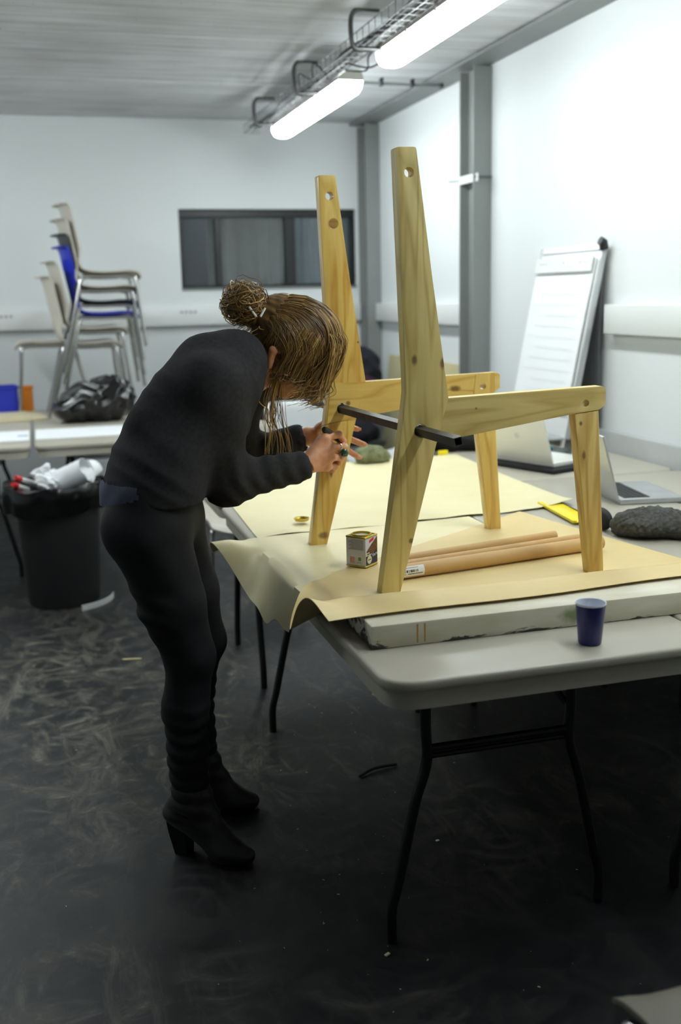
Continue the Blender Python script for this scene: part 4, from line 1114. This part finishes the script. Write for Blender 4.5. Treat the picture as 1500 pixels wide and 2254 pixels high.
# ================================================================== FLOOR LITTER
def chip(x, y, l, w_, rz, label, mat='wood chip', h_=0.004):
    o = box('wood_chip', (-l/2, -w_/2, 0), (l/2, w_/2, h_), mat, None, bev=0.001, seg=1); o.location = (x, y, 0.0003); o.rotation_euler = (0, 0, rz)
    return tag(o, label, 'wood scrap')
chip(0.287, 4.169, 0.075, 0.014, R(-12), 'pale wood splinter on the floor left of the woman')
chip(1.128, 3.473, 0.045, 0.030, R(20), 'small square wood offcut under the table')
o = tube('dark_stick', smooth_path([(0.855, 2.84, 0.006), (0.90, 2.868, 0.008), (0.94, 2.878, 0.008), (0.99, 2.882, 0.006)], 4), 0.005, 'dark cable', None, 6); tag(o, 'short dark bent stick on the floor under the table', 'stick')
chip(0.655, 1.985, 0.014, 0.008, R(30), 'tiny wood crumb beside the nearest table foot')
chip(0.944, 2.415, 0.010, 0.007, R(10), 'tiny white crumb on the floor between the table legs', 'white paper', 0.003)
r_ = random.Random(11)
sp = []
V, F = [], []
for i in range(150):
    cx, cy = r_.choice(((0.55, 2.2), (0.2, 3.9), (0.9, 1.9), (0.4, 4.4), (0.9, 3.3))); x_ = cx+r_.gauss(0, 0.33); y_ = cy+r_.gauss(0, 0.35)
    l = r_.uniform(0.0008, 0.0034); a = r_.uniform(0, 6.3); w_ = l*r_.uniform(0.15, 0.5); z_ = r_.uniform(0.0006, 0.0015)
    c_, s_ = math.cos(a), math.sin(a); o_ = len(V)
    for (ux, uy) in ((-l, -w_), (l, -w_), (l, w_), (-l, w_)):
        V.append((x_+ux*c_-uy*s_, y_+ux*s_+uy*c_, 0.0002)); 
    V.append((x_, y_, z_+0.0006)); F += [(o_, o_+1, o_+4), (o_+1, o_+2, o_+4), (o_+2, o_+3, o_+4), (o_+3, o_, o_+4)]
o = py_obj('sawdust', V, F, 'wood chip', None, None); o['kind'] = 'stuff'; o['label'] = 'sawdust and plaster crumbs scattered over the black floor'; o['category'] = 'sawdust'

# ================================================================== PERSON
A3 = lambda *v: np.array(v, float)
def nrm(v): v = np.array(v, float); return v/np.linalg.norm(v)
person = empty('person', (0.31, 2.65, 0.0), 0, 'woman in black bending over the table to mark the pine frame', 'person')
PO = A3(0.31, 2.65, 0.0)                    # parts are modelled in world space, then moved under the person's origin
def pmesh(name, V, F, mat, smooth=True):
    return mesh_obj(name, np_mesh(name, np.asarray(V)-PO, F), mat, person, smooth)
th = R(22); bf = A3(math.cos(th), math.sin(th), 0); bs = A3(math.sin(th), -math.cos(th), 0)   # body forward, her right
Z3 = A3(0, 0, 1)
# joints
pel, wai, che, uch, neb = A3(.262, 2.645, .915), A3(.280, 2.662, 1.022), A3(.385, 2.715, 1.165), A3(.462, 2.752, 1.245), A3(.520, 2.785, 1.292)
shR, elR, wrR = A3(.418, 2.625, 1.238), A3(.458, 2.672, .978), A3(.683, 2.748, .992)
shL, elL, wrL = A3(.545, 2.885, 1.205), A3(.548, 3.005, .985), A3(.745, 2.925, 1.050)
hiR, knR, caR, anR = A3(.245, 2.58, .86), A3(.322, 2.552, .55), A3(.303, 2.552, .41), A3(.306, 2.552, .15)
hiL, knL, caL, anL = A3(.30, 2.72, .86), A3(.385, 2.75, .53), A3(.354, 2.765, .40), A3(.362, 2.775, .15)
def sag(a, b):
    t = nrm(b-a); return nrm(np.cross(bs, t))
# ---- sweater
def folds(P):
    x, y, z = P[:, 0], P[:, 1], P[:, 2]
    u = (x-0.28)*0.75+(z-1.0)*0.9
    lowback = np.exp(-((u-0.10)/0.17)**2)*np.clip((0.40-x)/0.2, 0, 1)
    f = 0.0085*lowback*(np.abs(np.sin(u*46+y*9+1.4*np.sin(z*17+x*9)))-0.5)
    fore = np.exp(-((z-0.985)/0.09)**2)*np.clip((x-0.42)/0.06, 0, 1)*np.clip((0.74-x)/0.06, 0, 1)
    f += 0.0030*fore*np.sin(x*120+z*60+1.4*np.sin(z*40))
    f += 0.0022*np.sin(x*36+z*22+y*17)*np.sin(z*31-y*13)
    return f
prims = [cap(pel+A3(0,0,.035), wai, .150, .142, sag(pel, wai), 1.32), cap(wai, che, .142, .150, sag(wai, che), 1.32), cap(che, uch, .150, .138, sag(che, uch), 1.30),
         cap(uch, neb, .125, .060, sag(uch, neb), 1.15), cap(uch, shR+A3(-.01,.01,.0), .075, .068), cap(uch, shL, .075, .066),
         ell(A3(.475, 2.80, 1.135), (.075, .12, .09)),
         cap(shR, elR, .070, .058), cap(elR, lerp(elR, wrR, .93), .056, .043), cap(shL, elL, .066, .054), cap(elL, lerp(elL, wrL, .86), .052, .042),
         cap(A3(.272, 2.655, 1.150), A3(.415, 2.715, 1.300), .058, .052),
         cap(A3(.548, 2.795, 1.285), A3(.68, 2.83, 1.30), .055, .07, sub=True, k=.012),
         cap(lerp(elR, wrR, .95), lerp(elR, wrR, 1.4), .034, .034, sub=True, k=.004), cap(lerp(elL, wrL, .88), lerp(elL, wrL, 1.4), .033, .033, sub=True, k=.004)]
D, lo = sdf_field(prims, 0.006, 0.048)
near = np.argwhere(np.abs(D) < 0.04); Pn = lo + 0.006*near
D[tuple(near.T)] += folds(Pn).astype(np.float32)
# hem cut: plane rising slightly to the front
gx = lo[2] + 0.006*np.arange(D.shape[2]); X_ = lo[0] + 0.006*np.arange(D.shape[0])
hemz = 0.990 - 0.042*np.clip((X_-0.14)/0.12, 0, 1)
arm_zone = X_ > 0.405
D = np.where((gx[None, None, :] < hemz[:, None, None]) & (~arm_zone)[:, None, None], np.maximum(D, (hemz[:, None, None]-gx[None, None, :])), D)
V, F = surface_nets(D, lo, 0.006); V = relax(V, F, 1)
pmesh('sweater', V, F, 'black sweater')
# blue shirt tail at the back of the waist
prims = [cap(A3(.250, 2.64, .955), A3(.262, 2.648, .985), .151, .147, bf, 1.30)]
V, F = sdf_data(prims, 0.006, 0.02, lambda P: 0.0015*np.sin(P[:, 1]*80+P[:, 2]*60), 1)
keep = (V[:, 2] > 0.944+0.45*np.maximum(0, V[:, 0]-.150)+0.004*np.sin(V[:, 1]*30)) & (V[:, 2] < 1.01) & (V[:, 0] < 0.215)
fk = keep[F].all(1); pmesh('undershirt', V, F[fk], 'blue undershirt')
# ---- trousers
def tfold(P):
    x, y, z = P[:, 0], P[:, 1], P[:, 2]
    lower = np.clip((0.46-z)/0.10, 0, 1)
    f = 0.0030*lower*np.sin(z*150+3*x*10+1.2*np.sin(y*40+x*30))
    kn = np.exp(-((z-0.66)/0.10)**2)*np.clip((0.30-x)/0.1, 0, 1)
    f += 0.004*kn*np.sin(z*110+x*30)
    return f + 0.0015*np.sin(z*40+x*50)*np.sin(y*35)
prims = [cap(A3(.248, 2.605, .90), A3(.290, 2.70, .90), .108, .108), cap(A3(.25, 2.61, .96), A3(.285, 2.69, .955), .096, .096),
         ell(A3(.208, 2.60, .885), (.085, .085, .088)), ell(A3(.235, 2.685, .885), (.085, .085, .088)),
         cap(hiR, lerp(hiR, knR, .55), .100, .082), cap(lerp(hiR, knR, .55), knR, .082, .063), cap(knR, caR, .061, .058), cap(caR, anR, .057, .050),
         cap(hiL, lerp(hiL, knL, .55), .098, .082), cap(lerp(hiL, knL, .55), knL, .082, .062), cap(knL, caL, .060, .057), cap(caL, anL, .055, .049),
         dict(fn=lambda G: G[..., 2]*0-1+0, lo=A3(9,9,9), hi=A3(9,9,9))][:-1]
V, F = sdf_data(prims, 0.006, 0.022, tfold, 1)
keep = V[:, 2] < 0.995
pmesh('trousers', V, F[keep[F].all(1)], 'black trousers')
# ---- boots
def boot(an, heel, ball, toe, name):
    d = nrm(A3(toe[0]-heel[0], toe[1]-heel[1], 0)); sd = A3(d[1], -d[0], 0)
    prims = [cap(A3(an[0], an[1], .235), A3(an[0], an[1], .165), .048, .046), cap(A3(an[0], an[1], .165), heel+A3(0,0,.055), .046, .040),
             cap(heel+A3(0,0,.045), ball, .038, .034, Z3, 1.15), cap(A3(an[0], an[1], .14)+d*.02, ball+A3(0,0,.012), .040, .032), cap(ball, toe, .036, .027, Z3, 1.12)]
    V, F = sdf_data(prims, 0.005, 0.03, lambda P: 0.0018*np.sin(P[:, 2]*140+P[:, 0]*30)*np.clip((P[:, 2]-.06)/.05, 0, 1), 1)
    V[:, 2] = np.maximum(V[:, 2], 0.004)
    b = pmesh(name, V, F, 'black leather boot')
    # heel block, tapered
    hb = heel - d*0.006; vs = []
    for (z, s1, s2) in ((0.0008, .019, .017), (0.060, .025, .023), (0.112, .031, .027)):
        off = 0.012 if z < .01 else 0.006
        for (a, c) in ((-1,-1),(1,-1),(1,1),(-1,1)): vs.append(A3(hb[0], hb[1], z)+d*(a*s1+off)+sd*c*s2-PO)
    py_obj('heel', vs, [(0,3,2,1),(8,9,10,11)]+[(r_+k_, r_+(k_+1) % 4, r_+4+(k_+1) % 4, r_+4+k_) for r_ in (0, 4) for k_ in range(4)], 'table leg black', b, None)
    n = 20; vs = []
    for z in (0.0008, 0.007):
        for k in range(n):
            a = 2*math.pi*k/n; c = lerp(ball, toe, .20); vs.append(A3(c[0], c[1], z)+d*.066*math.cos(a)+sd*.036*math.sin(a)-PO)
    fs = [tuple(range(n))[::-1], tuple(n+k for k in range(n))]+[(k, (k+1) % n, n+(k+1) % n, n+k) for k in range(n)]
    py_obj('sole', vs, fs, 'table leg black', b, 40)
    return b
boot(A3(.306, 2.552, 0), A3(.278, 2.578, .07), A3(.380, 2.492, .034), A3(.425, 2.455, .030), 'boot')
boot(A3(.362, 2.775, 0), A3(.345, 2.785, .07), A3(.445, 2.762, .034), A3(.498, 2.748, .030), 'boot')

# ---- body (skin): one mesh, under the clothes as well
hp = R(34); hy = R(-20); hd = A3(math.cos(hy), math.sin(hy), 0); HS = A3(math.sin(hy), -math.cos(hy), 0)
HF = nrm(math.cos(hp)*hd - math.sin(hp)*Z3); HU = nrm(math.sin(hp)*hd + math.cos(hp)*Z3)
HO = A3(.640, 2.822, 1.281); HM = np.array([HF, HS, HU])
HK = 1.07
def hl(f, s, u): return HO + (HF*f + HS*s + HU*u)*HK
parts = []
head = [ell(hl(-.002, 0, .062), (.105, .082, .096), HM), ell(hl(.040, 0, .008), (.066, .066, .080), HM), ell(hl(.055, 0, -.050), (.034, .036, .028), HM),
        cap(hl(.0, .045, -.035), hl(.058, .018, -.062), .020, .016), cap(hl(.0, -.045, -.035), hl(.058, -.018, -.062), .020, .016),
        cap(hl(.098, 0, .030), hl(.116, 0, -.004), .008, .0115), ell(hl(.108, .009, -.006), (.009, .007, .006), HM), ell(hl(.108, -.009, -.006), (.009, .007, .006), HM),
        cap(hl(.089, .028, .040), hl(.089, -.028, .040), .012, .012), ell(hl(.084, .031, .024), (.014, .015, .011), HM), ell(hl(.084, -.031, .024), (.014, .015, .011), HM),
        cap(hl(.095, .016, -.030), hl(.095, -.016, -.030), .0055, .0055), cap(hl(.092, .013, -.039), hl(.092, -.013, -.039), .006, .006),
        cap(hl(-.035, 0, -.035), neb+A3(-.005, 0, .0), .050, .056), cap(hl(-.01, 0, -.035), A3(.555, 2.80, 1.235), .040, .05)]
V1, F1 = sdf_data(head, 0.0045, 0.014, None, 1)
# ears
ears = []
for s_ in (1, -1):
    ears += [cap(hl(-.004, s_*.076, -.018), hl(-.016, s_*.083, .022), .0085, .0125, HS, 1.6), cap(hl(-.016, s_*.083, .022), hl(.006, s_*.080, .030), .009, .007, HS, 1.4),
             ell(hl(.000, s_*.086, .006), (.008, .007, .014), HM, sub=True, k=.004)]
V2, F2 = sdf_data(ears, 0.003, 0.006, None, 1)
# torso, limbs under the clothes
inner = [cap(pel, wai, .11, .10, sag(pel, wai), 1.3), cap(wai, che, .10, .11, sag(wai, che), 1.3), cap(che, uch, .11, .10, sag(che, uch), 1.3), cap(uch, neb, .09, .05), ell(A3(.520, 2.80, 1.215), (.05, .07, .05)),
         cap(uch, shR, .055, .045), cap(uch, shL, .055, .045), cap(shR, elR, .042, .036), cap(elR, wrR, .036, .027), cap(shL, elL, .042, .036), cap(elL, wrL, .036, .027),
         cap(hiR, knR, .07, .045), cap(knR, caR, .040, .036), cap(caR, anR, .036, .030), cap(hiL, knL, .065, .040), cap(knL, caL, .040, .036), cap(caL, anL, .036, .030), cap(anR, A3(.39, 2.487, .05), .032, .024), cap(anL, A3(.45, 2.765, .05), .032, .024),
         cap(A3(.25, 2.60, .90), A3(.29, 2.70, .90), .08, .08)]
V3, F3 = sdf_data(inner, 0.009, 0.03, None, 1)
# right hand gripping the marker
def hand(wr, palm, fingers, thumb, h=0.0026, pr=.0135):
    pr_ = [cap(wr, p_, .0215, pr) for p_ in palm] + [cap(palm[0], palm[-1], pr, pr)]
    ps = [dict(p_, k=.012) for p_ in pr_]
    for ch in fingers + [thumb]:
        for (a, ra), (b, rb) in zip(ch[:-1], ch[1:]): ps.append(dict(cap(a, b, ra, rb), k=.0035))
    return sdf_data(ps, h, 0.006, None, 1)
rh = dict(wr=A3(.6841, 2.75, .9923), I0=A3(.7516, 2.768, 1.0626), M0=A3(.7679, 2.763, 1.0382), R0=A3(.771, 2.767, 1.0095), P0=A3(.7574, 2.777, .9834))
V4, F4 = hand(rh['wr'], [rh['I0'], rh['M0'], rh['R0'], rh['P0']],
    [[(rh['I0'], .0110), (A3(.7965, 2.778, 1.0702), .0100), (A3(.8157, 2.800, 1.0472), .0088), (A3(.8138, 2.816, 1.0300), .0076)],
     [(rh['M0'], .0112), (A3(.8095, 2.787, 1.0324), .0102), (A3(.8164, 2.810, 1.0100), .0090), (A3(.7984, 2.820, 1.0039), .0078)],
     [(rh['R0'], .0108), (A3(.8058, 2.790, 1.0027), .0098), (A3(.8038, 2.811, .9850), .0086), (A3(.784, 2.818, .9869), .0075)],
     [(rh['P0'], .0098), (A3(.7873, 2.795, .9765), .0086), (A3(.7852, 2.811, .9650), .0076), (A3(.7676, 2.817, .9684), .0068)]],
    [(A3(.708, 2.772, 1.0156), .0165), (A3(.7480, 2.793, 1.0580), .0115), (A3(.778, 2.806, 1.0640), .0095), (A3(.800, 2.815, 1.0560), .0082)])
# left hand behind the far frame
lh_ = dict(wr=A3(.7466, 2.925, 1.0501), I0=A3(.8225, 2.923, 1.0677), M0=A3(.833, 2.925, 1.0418), R0=A3(.8323, 2.925, 1.0143), P0=A3(.8206, 2.922, .9914))
V5, F5 = hand(lh_['wr'], [lh_['I0'], lh_['M0'], lh_['R0'], lh_['P0']],
    [[(lh_['I0'], .0108), (A3(.8606, 2.934, 1.0694), .0095), (A3(.882, 2.932, 1.0660), .0085), (A3(.896, 2.925, 1.0620), .0076)],
     [(lh_['M0'], .0110), (A3(.8721, 2.935, 1.0333), .0098), (A3(.897, 2.932, 1.0230), .0088), (A3(.916, 2.927, 1.0149), .0078)],
     [(lh_['R0'], .0106), (A3(.8646, 2.935, 1.0005), .0095), (A3(.885, 2.932, .9870), .0085), (A3(.900, 2.928, .9778), .0076)],
     [(lh_['P0'], .0096), (A3(.8386, 2.932, .9770), .0084), (A3(.846, 2.930, .9640), .0072)]],
    [(A3(.765, 2.916, 1.0600), .0160), (A3(.7720, 2.900, 1.0780), .0115), (A3(.785, 2.892, 1.0890), .0092), (A3(.797, 2.888, 1.0950), .0080)])
allV, allF, off = [], [], 0
for V_, F_ in ((V1, F1), (V2, F2), (V3, F3), (V4, F4), (V5, F5)):
    allV.append(V_); allF.append(F_+off); off += len(V_)
pmesh('body', np.concatenate(allV), np.concatenate(allF), 'skin')
# lips
V_, F_ = sdf_data([cap(hl(.0985, .015, -.0305), hl(.0985, -.015, -.0305), .0042, .0042), cap(hl(.0965, .012, -.0385), hl(.0965, -.012, -.0385), .0048, .0048)], 0.002, 0.003, None, 1)
pmesh('lips', V_, F_, 'lip')
# fingernails
def nail(c, nrm_, d, r=.0052):
    nrm_, d = nrm(nrm_), nrm(d); s_ = np.cross(nrm_, d); P = np.array([[c+d*r*1.3*u+s_*r*v+nrm_*(.0012*(1-v*v)) for v in np.linspace(-.8, .8, 5)] for u in (-1, 0, 1)]) - PO
    return sheet('fingernail', P, 'nail', person, .0008)
nail(A3(.9165, 2.9195, 1.0165), (0, -1, .25), (.9, -.1, -.4)); nail(A3(.8975, 2.9178, 1.0635), (0, -1, .25), (.9, -.1, -.25)); nail(A3(.9005, 2.9205, .9795), (0, -1, .25), (.85, -.1, -.5))
# wrist band, ring
def loop(c, ax, r1, r2, rr, mat, name, n=28, e1=None):
    ax = nrm(ax); a = nrm(np.cross(ax, e1 if e1 is not None else Z3)); b = np.cross(ax, a)
    pts = [tuple(c+a*r1*math.cos(t)+b*r2*math.sin(t)-PO) for t in np.linspace(0, 2*math.pi, n)]
    return tube(name, pts, rr, mat, person, 6)
loop(lerp(elR, wrR, 1.0)+A3(.013, .002, .009), rh['M0']-wrR, .0275, .0275, .0022, 'elastic band', 'wrist_band')
rg = loop(lerp(rh['M0'], A3(.8095, 2.787, 1.0324), .62), A3(.042, .024, -.006), .0118, .0118, .0018, 'chrome', 'finger_ring')
V_, F_ = sdf_data([ell(A3(.8080, 2.768, 1.0185), (.012, .007, .013))], 0.0016, 0.004, None, 1)
o = mesh_obj('ring_stone', np_mesh('stone', V_-PO, F_), 'ring stone', person, True); o['label'] = 'large dark green ring stone'
# marker held in the right hand
mk = empty('marker_pen', (.748, 2.762, 1.090), 0, 'dark marker pen held in the womans right hand', 'marker')
m0, m1, m2 = A3(0, 0, 0), A3(.0640, .047, -.0445), A3(.0880, .0695, -.0635)
tube('barrel', [m0, lerp(m0, m1, .06), lerp(m0, m1, .5), m1], [.0068, .0094, .0096, .0088], 'marker black', mk, 14)
tube('tip', [lerp(m1, m2, .02), lerp(m1, m2, .55), m2], [.0080, .0066, .0026], 'marker tip', mk, 12)

# ---- hair
hc = hl(.014, 0, .068); hr = A3(.122, .099, .113)
def hsurf(f, s, u, grow=1.0):
    v = A3(f, s, u); v = v/np.linalg.norm(v/(hr*grow)); return hc + HM.T@v
cap_prims = [ell(hc, hr*0.955, HM), ell(hl(-.045, 0, .075), (.075, .080, .080), HM), ell(hl(.050, 0, .125), (.052, .068, .046), HM), cap(hl(-.05, 0, .10), A3(.560, 2.802, 1.412), .055, .030),
             cap(hl(-.06, 0, .0), hl(-.03, 0, .05), .055, .07)]
V_, F_ = sdf_data(cap_prims, 0.005, 0.02, lambda P: 0.0016*np.sin(P[:, 0]*260+P[:, 1]*240+P[:, 2]*90), 1)
q = (V_-HO)@HM.T
q = q/HK
side = np.clip((np.abs(q[:, 1])-.030)/.03, 0, 1)
face_open = (q[:, 0] > .020) & (q[:, 2] < .045-.050*side)
ear_open = (np.abs(q[:, 1]) > .050) & (q[:, 2] < .008) & (q[:, 0] > -.040)
keep = ~(face_open | ear_open)
hair = empty('hair', (0, 0, 0)); hair.parent = person
def tone_mesh(name, V, F, tone):
    me = np_mesh(name, np.asarray(V)-PO, F); a = me.attributes.new('tone', 'FLOAT', 'POINT'); a.data.foreach_set('value', np.asarray(tone, np.float32)); return me
Fk = F_[keep[F_].all(1)]
tn = 0.25+0.25*np.sin(V_[:, 0]*190+V_[:, 2]*120)*np.sin(V_[:, 1]*150)
o = mesh_obj('hair_cap', tone_mesh('cap', V_, Fk, tn), 'dark blond hair', hair, True)
def strands(name, paths):
    Vs, Fs, ts, off = [], [], [], 0
    for (pts, rad, tone) in paths:
        n = len(pts); rr = [rad*(0.35+0.65*math.sin(math.pi*min(1, .12+.88*i/(n-1))*0.92)) for i in range(n)]
        v, f = tube_data(pts, rr, 4, False); Vs += [tuple(x) for x in v]; Fs += [tuple(i+off for i in q_) for q_ in f]; ts += [tone]*len(v); off += len(v)
    return mesh_obj(name, tone_mesh(name, np.array(Vs), np.array(Fs), ts), 'dark blond hair', hair, True)
rr_ = random.Random(5); paths = []
bunb = A3(.566, 2.802, 1.404)
for i in range(1100):
    a = rr_.uniform(-1, 1)                         # from one temple over the forehead to the other
    side = math.sin(a*math.pi/2)
    f0 = math.cos(a*math.pi/2)*0.95+rr_.uniform(-.25, .05); s0 = side*1.0; u0 = rr_.uniform(-.50, .10)
    if rr_.random() < 0.35: f0 = rr_.uniform(-.9, .3); s0 = rr_.choice((-1, 1)); u0 = rr_.uniform(-.85, -.3)
    start = nrm(A3(f0, s0, u0)); v0 = nrm((bunb-hc)@HM.T)
    mid = nrm(A3(f0*0.3-.1, s0*1.0, u0+1.1+rr_.uniform(-.2, .3)))
    g = 1.0+rr_.uniform(-.01, .035); pts = []
    for t in np.linspace(0, 1, 14):
        d_ = nrm(start*(1-t)**2 + mid*2*t*(1-t) + v0*t*t)
        w_ = 0.02*math.sin(t*7+i)
        p_ = hsurf(d_[0]+w_, d_[1]+w_, d_[2], g+0.02*math.sin(math.pi*t))
        if t > .8: p_ = lerp(p_, bunb, (t-.8)/.2*.8)
        pts.append(Vector(p_))
    paths.append((pts, rr_.uniform(.0007, .0019), min(1, max(0, rr_.gauss(.38, .26)))))
strands('hair_strands', paths)
# bun
bc = A3(.546, 2.800, 1.434); paths = []
for i in range(420):
    ax = nrm(A3(rr_.gauss(0, .5), rr_.gauss(0, .5), rr_.gauss(0, 1))); e = nrm(np.cross(ax, A3(.3, .8, .2))); e2 = np.cross(ax, e)
    r0 = rr_.uniform(.034, .058); ph = rr_.uniform(0, 6.3); ln = rr_.uniform(2.0, 5.0)
    c0 = bc + A3(rr_.gauss(0, .006), rr_.gauss(0, .006), rr_.gauss(0, .006)); pts = []
    for t in np.linspace(0, 1, 12):
        a = ph+ln*t; wv = .004*math.sin(t*19+i)
        pts.append(Vector(c0+e*(r0+wv)*math.cos(a)+e2*(r0+wv)*math.sin(a)+ax*.012*math.sin(a*2+i)))
    paths.append((pts, rr_.uniform(.0006, .0020), min(1, max(0, rr_.gauss(.55, .28)))))
V_, F_ = sdf_data([ell(bc, (.050, .050, .048)), cap(bunb, bc, .035, .04)], 0.005, 0.02, crumple(.004, 90), 0)
mesh_obj('bun_core', tone_mesh('bunc', V_, F_, 0.2+0.2*np.sin(V_[:, 0]*300)), 'dark blond hair', hair, True)
strands('bun_strands', paths)
# fuzzy nape hair
paths = []
for i in range(70):
    p0 = hl(rr_.uniform(-.11, -.06), rr_.uniform(-.07, .08), rr_.uniform(-.02, .06)); d0 = nrm(-HF*.4-HU*1.0+A3(-.6, 0, .25)+A3(rr_.gauss(0, .3), rr_.gauss(0, .3), rr_.gauss(0, .3)))
    L_ = rr_.uniform(.03, .075); paths.append(([Vector(p0+d0*L_*t+A3(.006*math.sin(t*9+i), 0, .006*math.cos(t*8+i))) for t in np.linspace(0, 1, 8)], rr_.uniform(.0008, .0018), rr_.uniform(.5, 1)))
strands('nape_hair', paths)
# loose front curtain over the face and the long hanging locks
paths = []
for i in range(260):
    s0 = rr_.uniform(-.9, .95); p0 = hsurf(.45+rr_.uniform(-.4, .3), s0*.8, .85+rr_.uniform(-.25, .2), 1.01)
    p1 = hsurf(1.0, s0*.85, .30+rr_.uniform(-.1, .2), 1.03+rr_.uniform(0, .13))
    p2 = hl(.104+rr_.uniform(-.02, .045), s0*.080, .012+rr_.uniform(-.03, .02))
    p3 = p2 + A3(rr_.uniform(-.03, .006), rr_.uniform(-.015, .015), -rr_.uniform(.0, .040)); p4 = p3 + A3(-rr_.uniform(.0, .050), rr_.uniform(-.01, .01), -rr_.uniform(.0, .018))
    paths.append((smooth_path([p0, p1, p2, p3, p4], 5), rr_.uniform(.0005, .0014), min(1, max(0, rr_.gauss(.62, .24)))))
for i in range(420):                                # hair falling over both temples and cheeks
    sg = 1 if i % 3 else -1; a = rr_.uniform(-.35, .95)
    p0 = hsurf(a*.5+.1, sg*rr_.uniform(.0, .35), 1.0, 1.0+rr_.uniform(0, .02))
    p1 = hsurf(a*.9, sg*.85, .55, 1.0+rr_.uniform(0, .04)); p2 = hsurf(a*1.0, sg*1.0, -.05+rr_.uniform(-.1, .1), 1.0+rr_.uniform(0, .04))
    fz = .02+a*.075; p3 = hl(fz+rr_.uniform(-.01, .01), sg*(.084-.02*max(0, a)), -.012+.02*a+rr_.uniform(-.018, .014)); p4 = p3 + A3(rr_.uniform(-.02, .02), 0, -rr_.uniform(.0, .018))
    if a < .0: p4 = hsurf(-.6, sg*.9, -.35+rr_.uniform(-.1, .2), 1.01); p3 = lerp(p2, p4, .6)
    paths.append((smooth_path([p0, p1, p2, p3, p4], 4), rr_.uniform(.0006, .0017), min(1, max(0, rr_.gauss(.34, .24)))))
for i in range(120):                                # forward swept fringe along the crown
    s0 = rr_.uniform(-.8, .8); a = rr_.uniform(.0, .6)
    pts = [hsurf(math.cos(t)*.9, s0, math.sin(t), 1.03+.06*math.sin((t-a)*2.2)) for t in np.linspace(1.7-a*.5, .0-a*.3, 6)]
    paths.append((smooth_path(pts, 3), rr_.uniform(.0006, .0016), min(1, max(0, rr_.gauss(.5, .25)))))
strands('loose_fringe', paths)
paths = []
for i in range(44):
    j = rr_.gauss(0, 1); a0 = hl(.02+.008*j, .070, -.012+rr_.uniform(-.02, .02)); 
    ends = [A3(.600+.012*j, 2.755, 1.115), A3(.640+.014*j, 2.765, 1.010), A3(.590+.012*j, 2.76, 1.03)]
    e_ = ends[i % 3]; m_ = lerp(a0, e_, .45)+A3(-.012+.006*j, .0, -.01); mm = lerp(a0, e_, .75)+A3(.008*math.sin(i), 0, 0)
    paths.append((smooth_path([a0, m_, mm, e_], 6), rr_.uniform(.0005, .0014), min(1, max(0, rr_.gauss(.68, .2)))))
strands('hanging_locks', paths)
# hair ties
for (a, b) in ((A3(.548, 2.742, 1.425), A3(.566, 2.738, 1.398)), (A3(.592, 2.745, 1.420), A3(.577, 2.738, 1.398))):
    t_ = tube('hair_clip', [Vector(a-PO), Vector(lerp(a, b, .5)-PO), Vector(b-PO)], .0030, 'white plastic', person, 6)
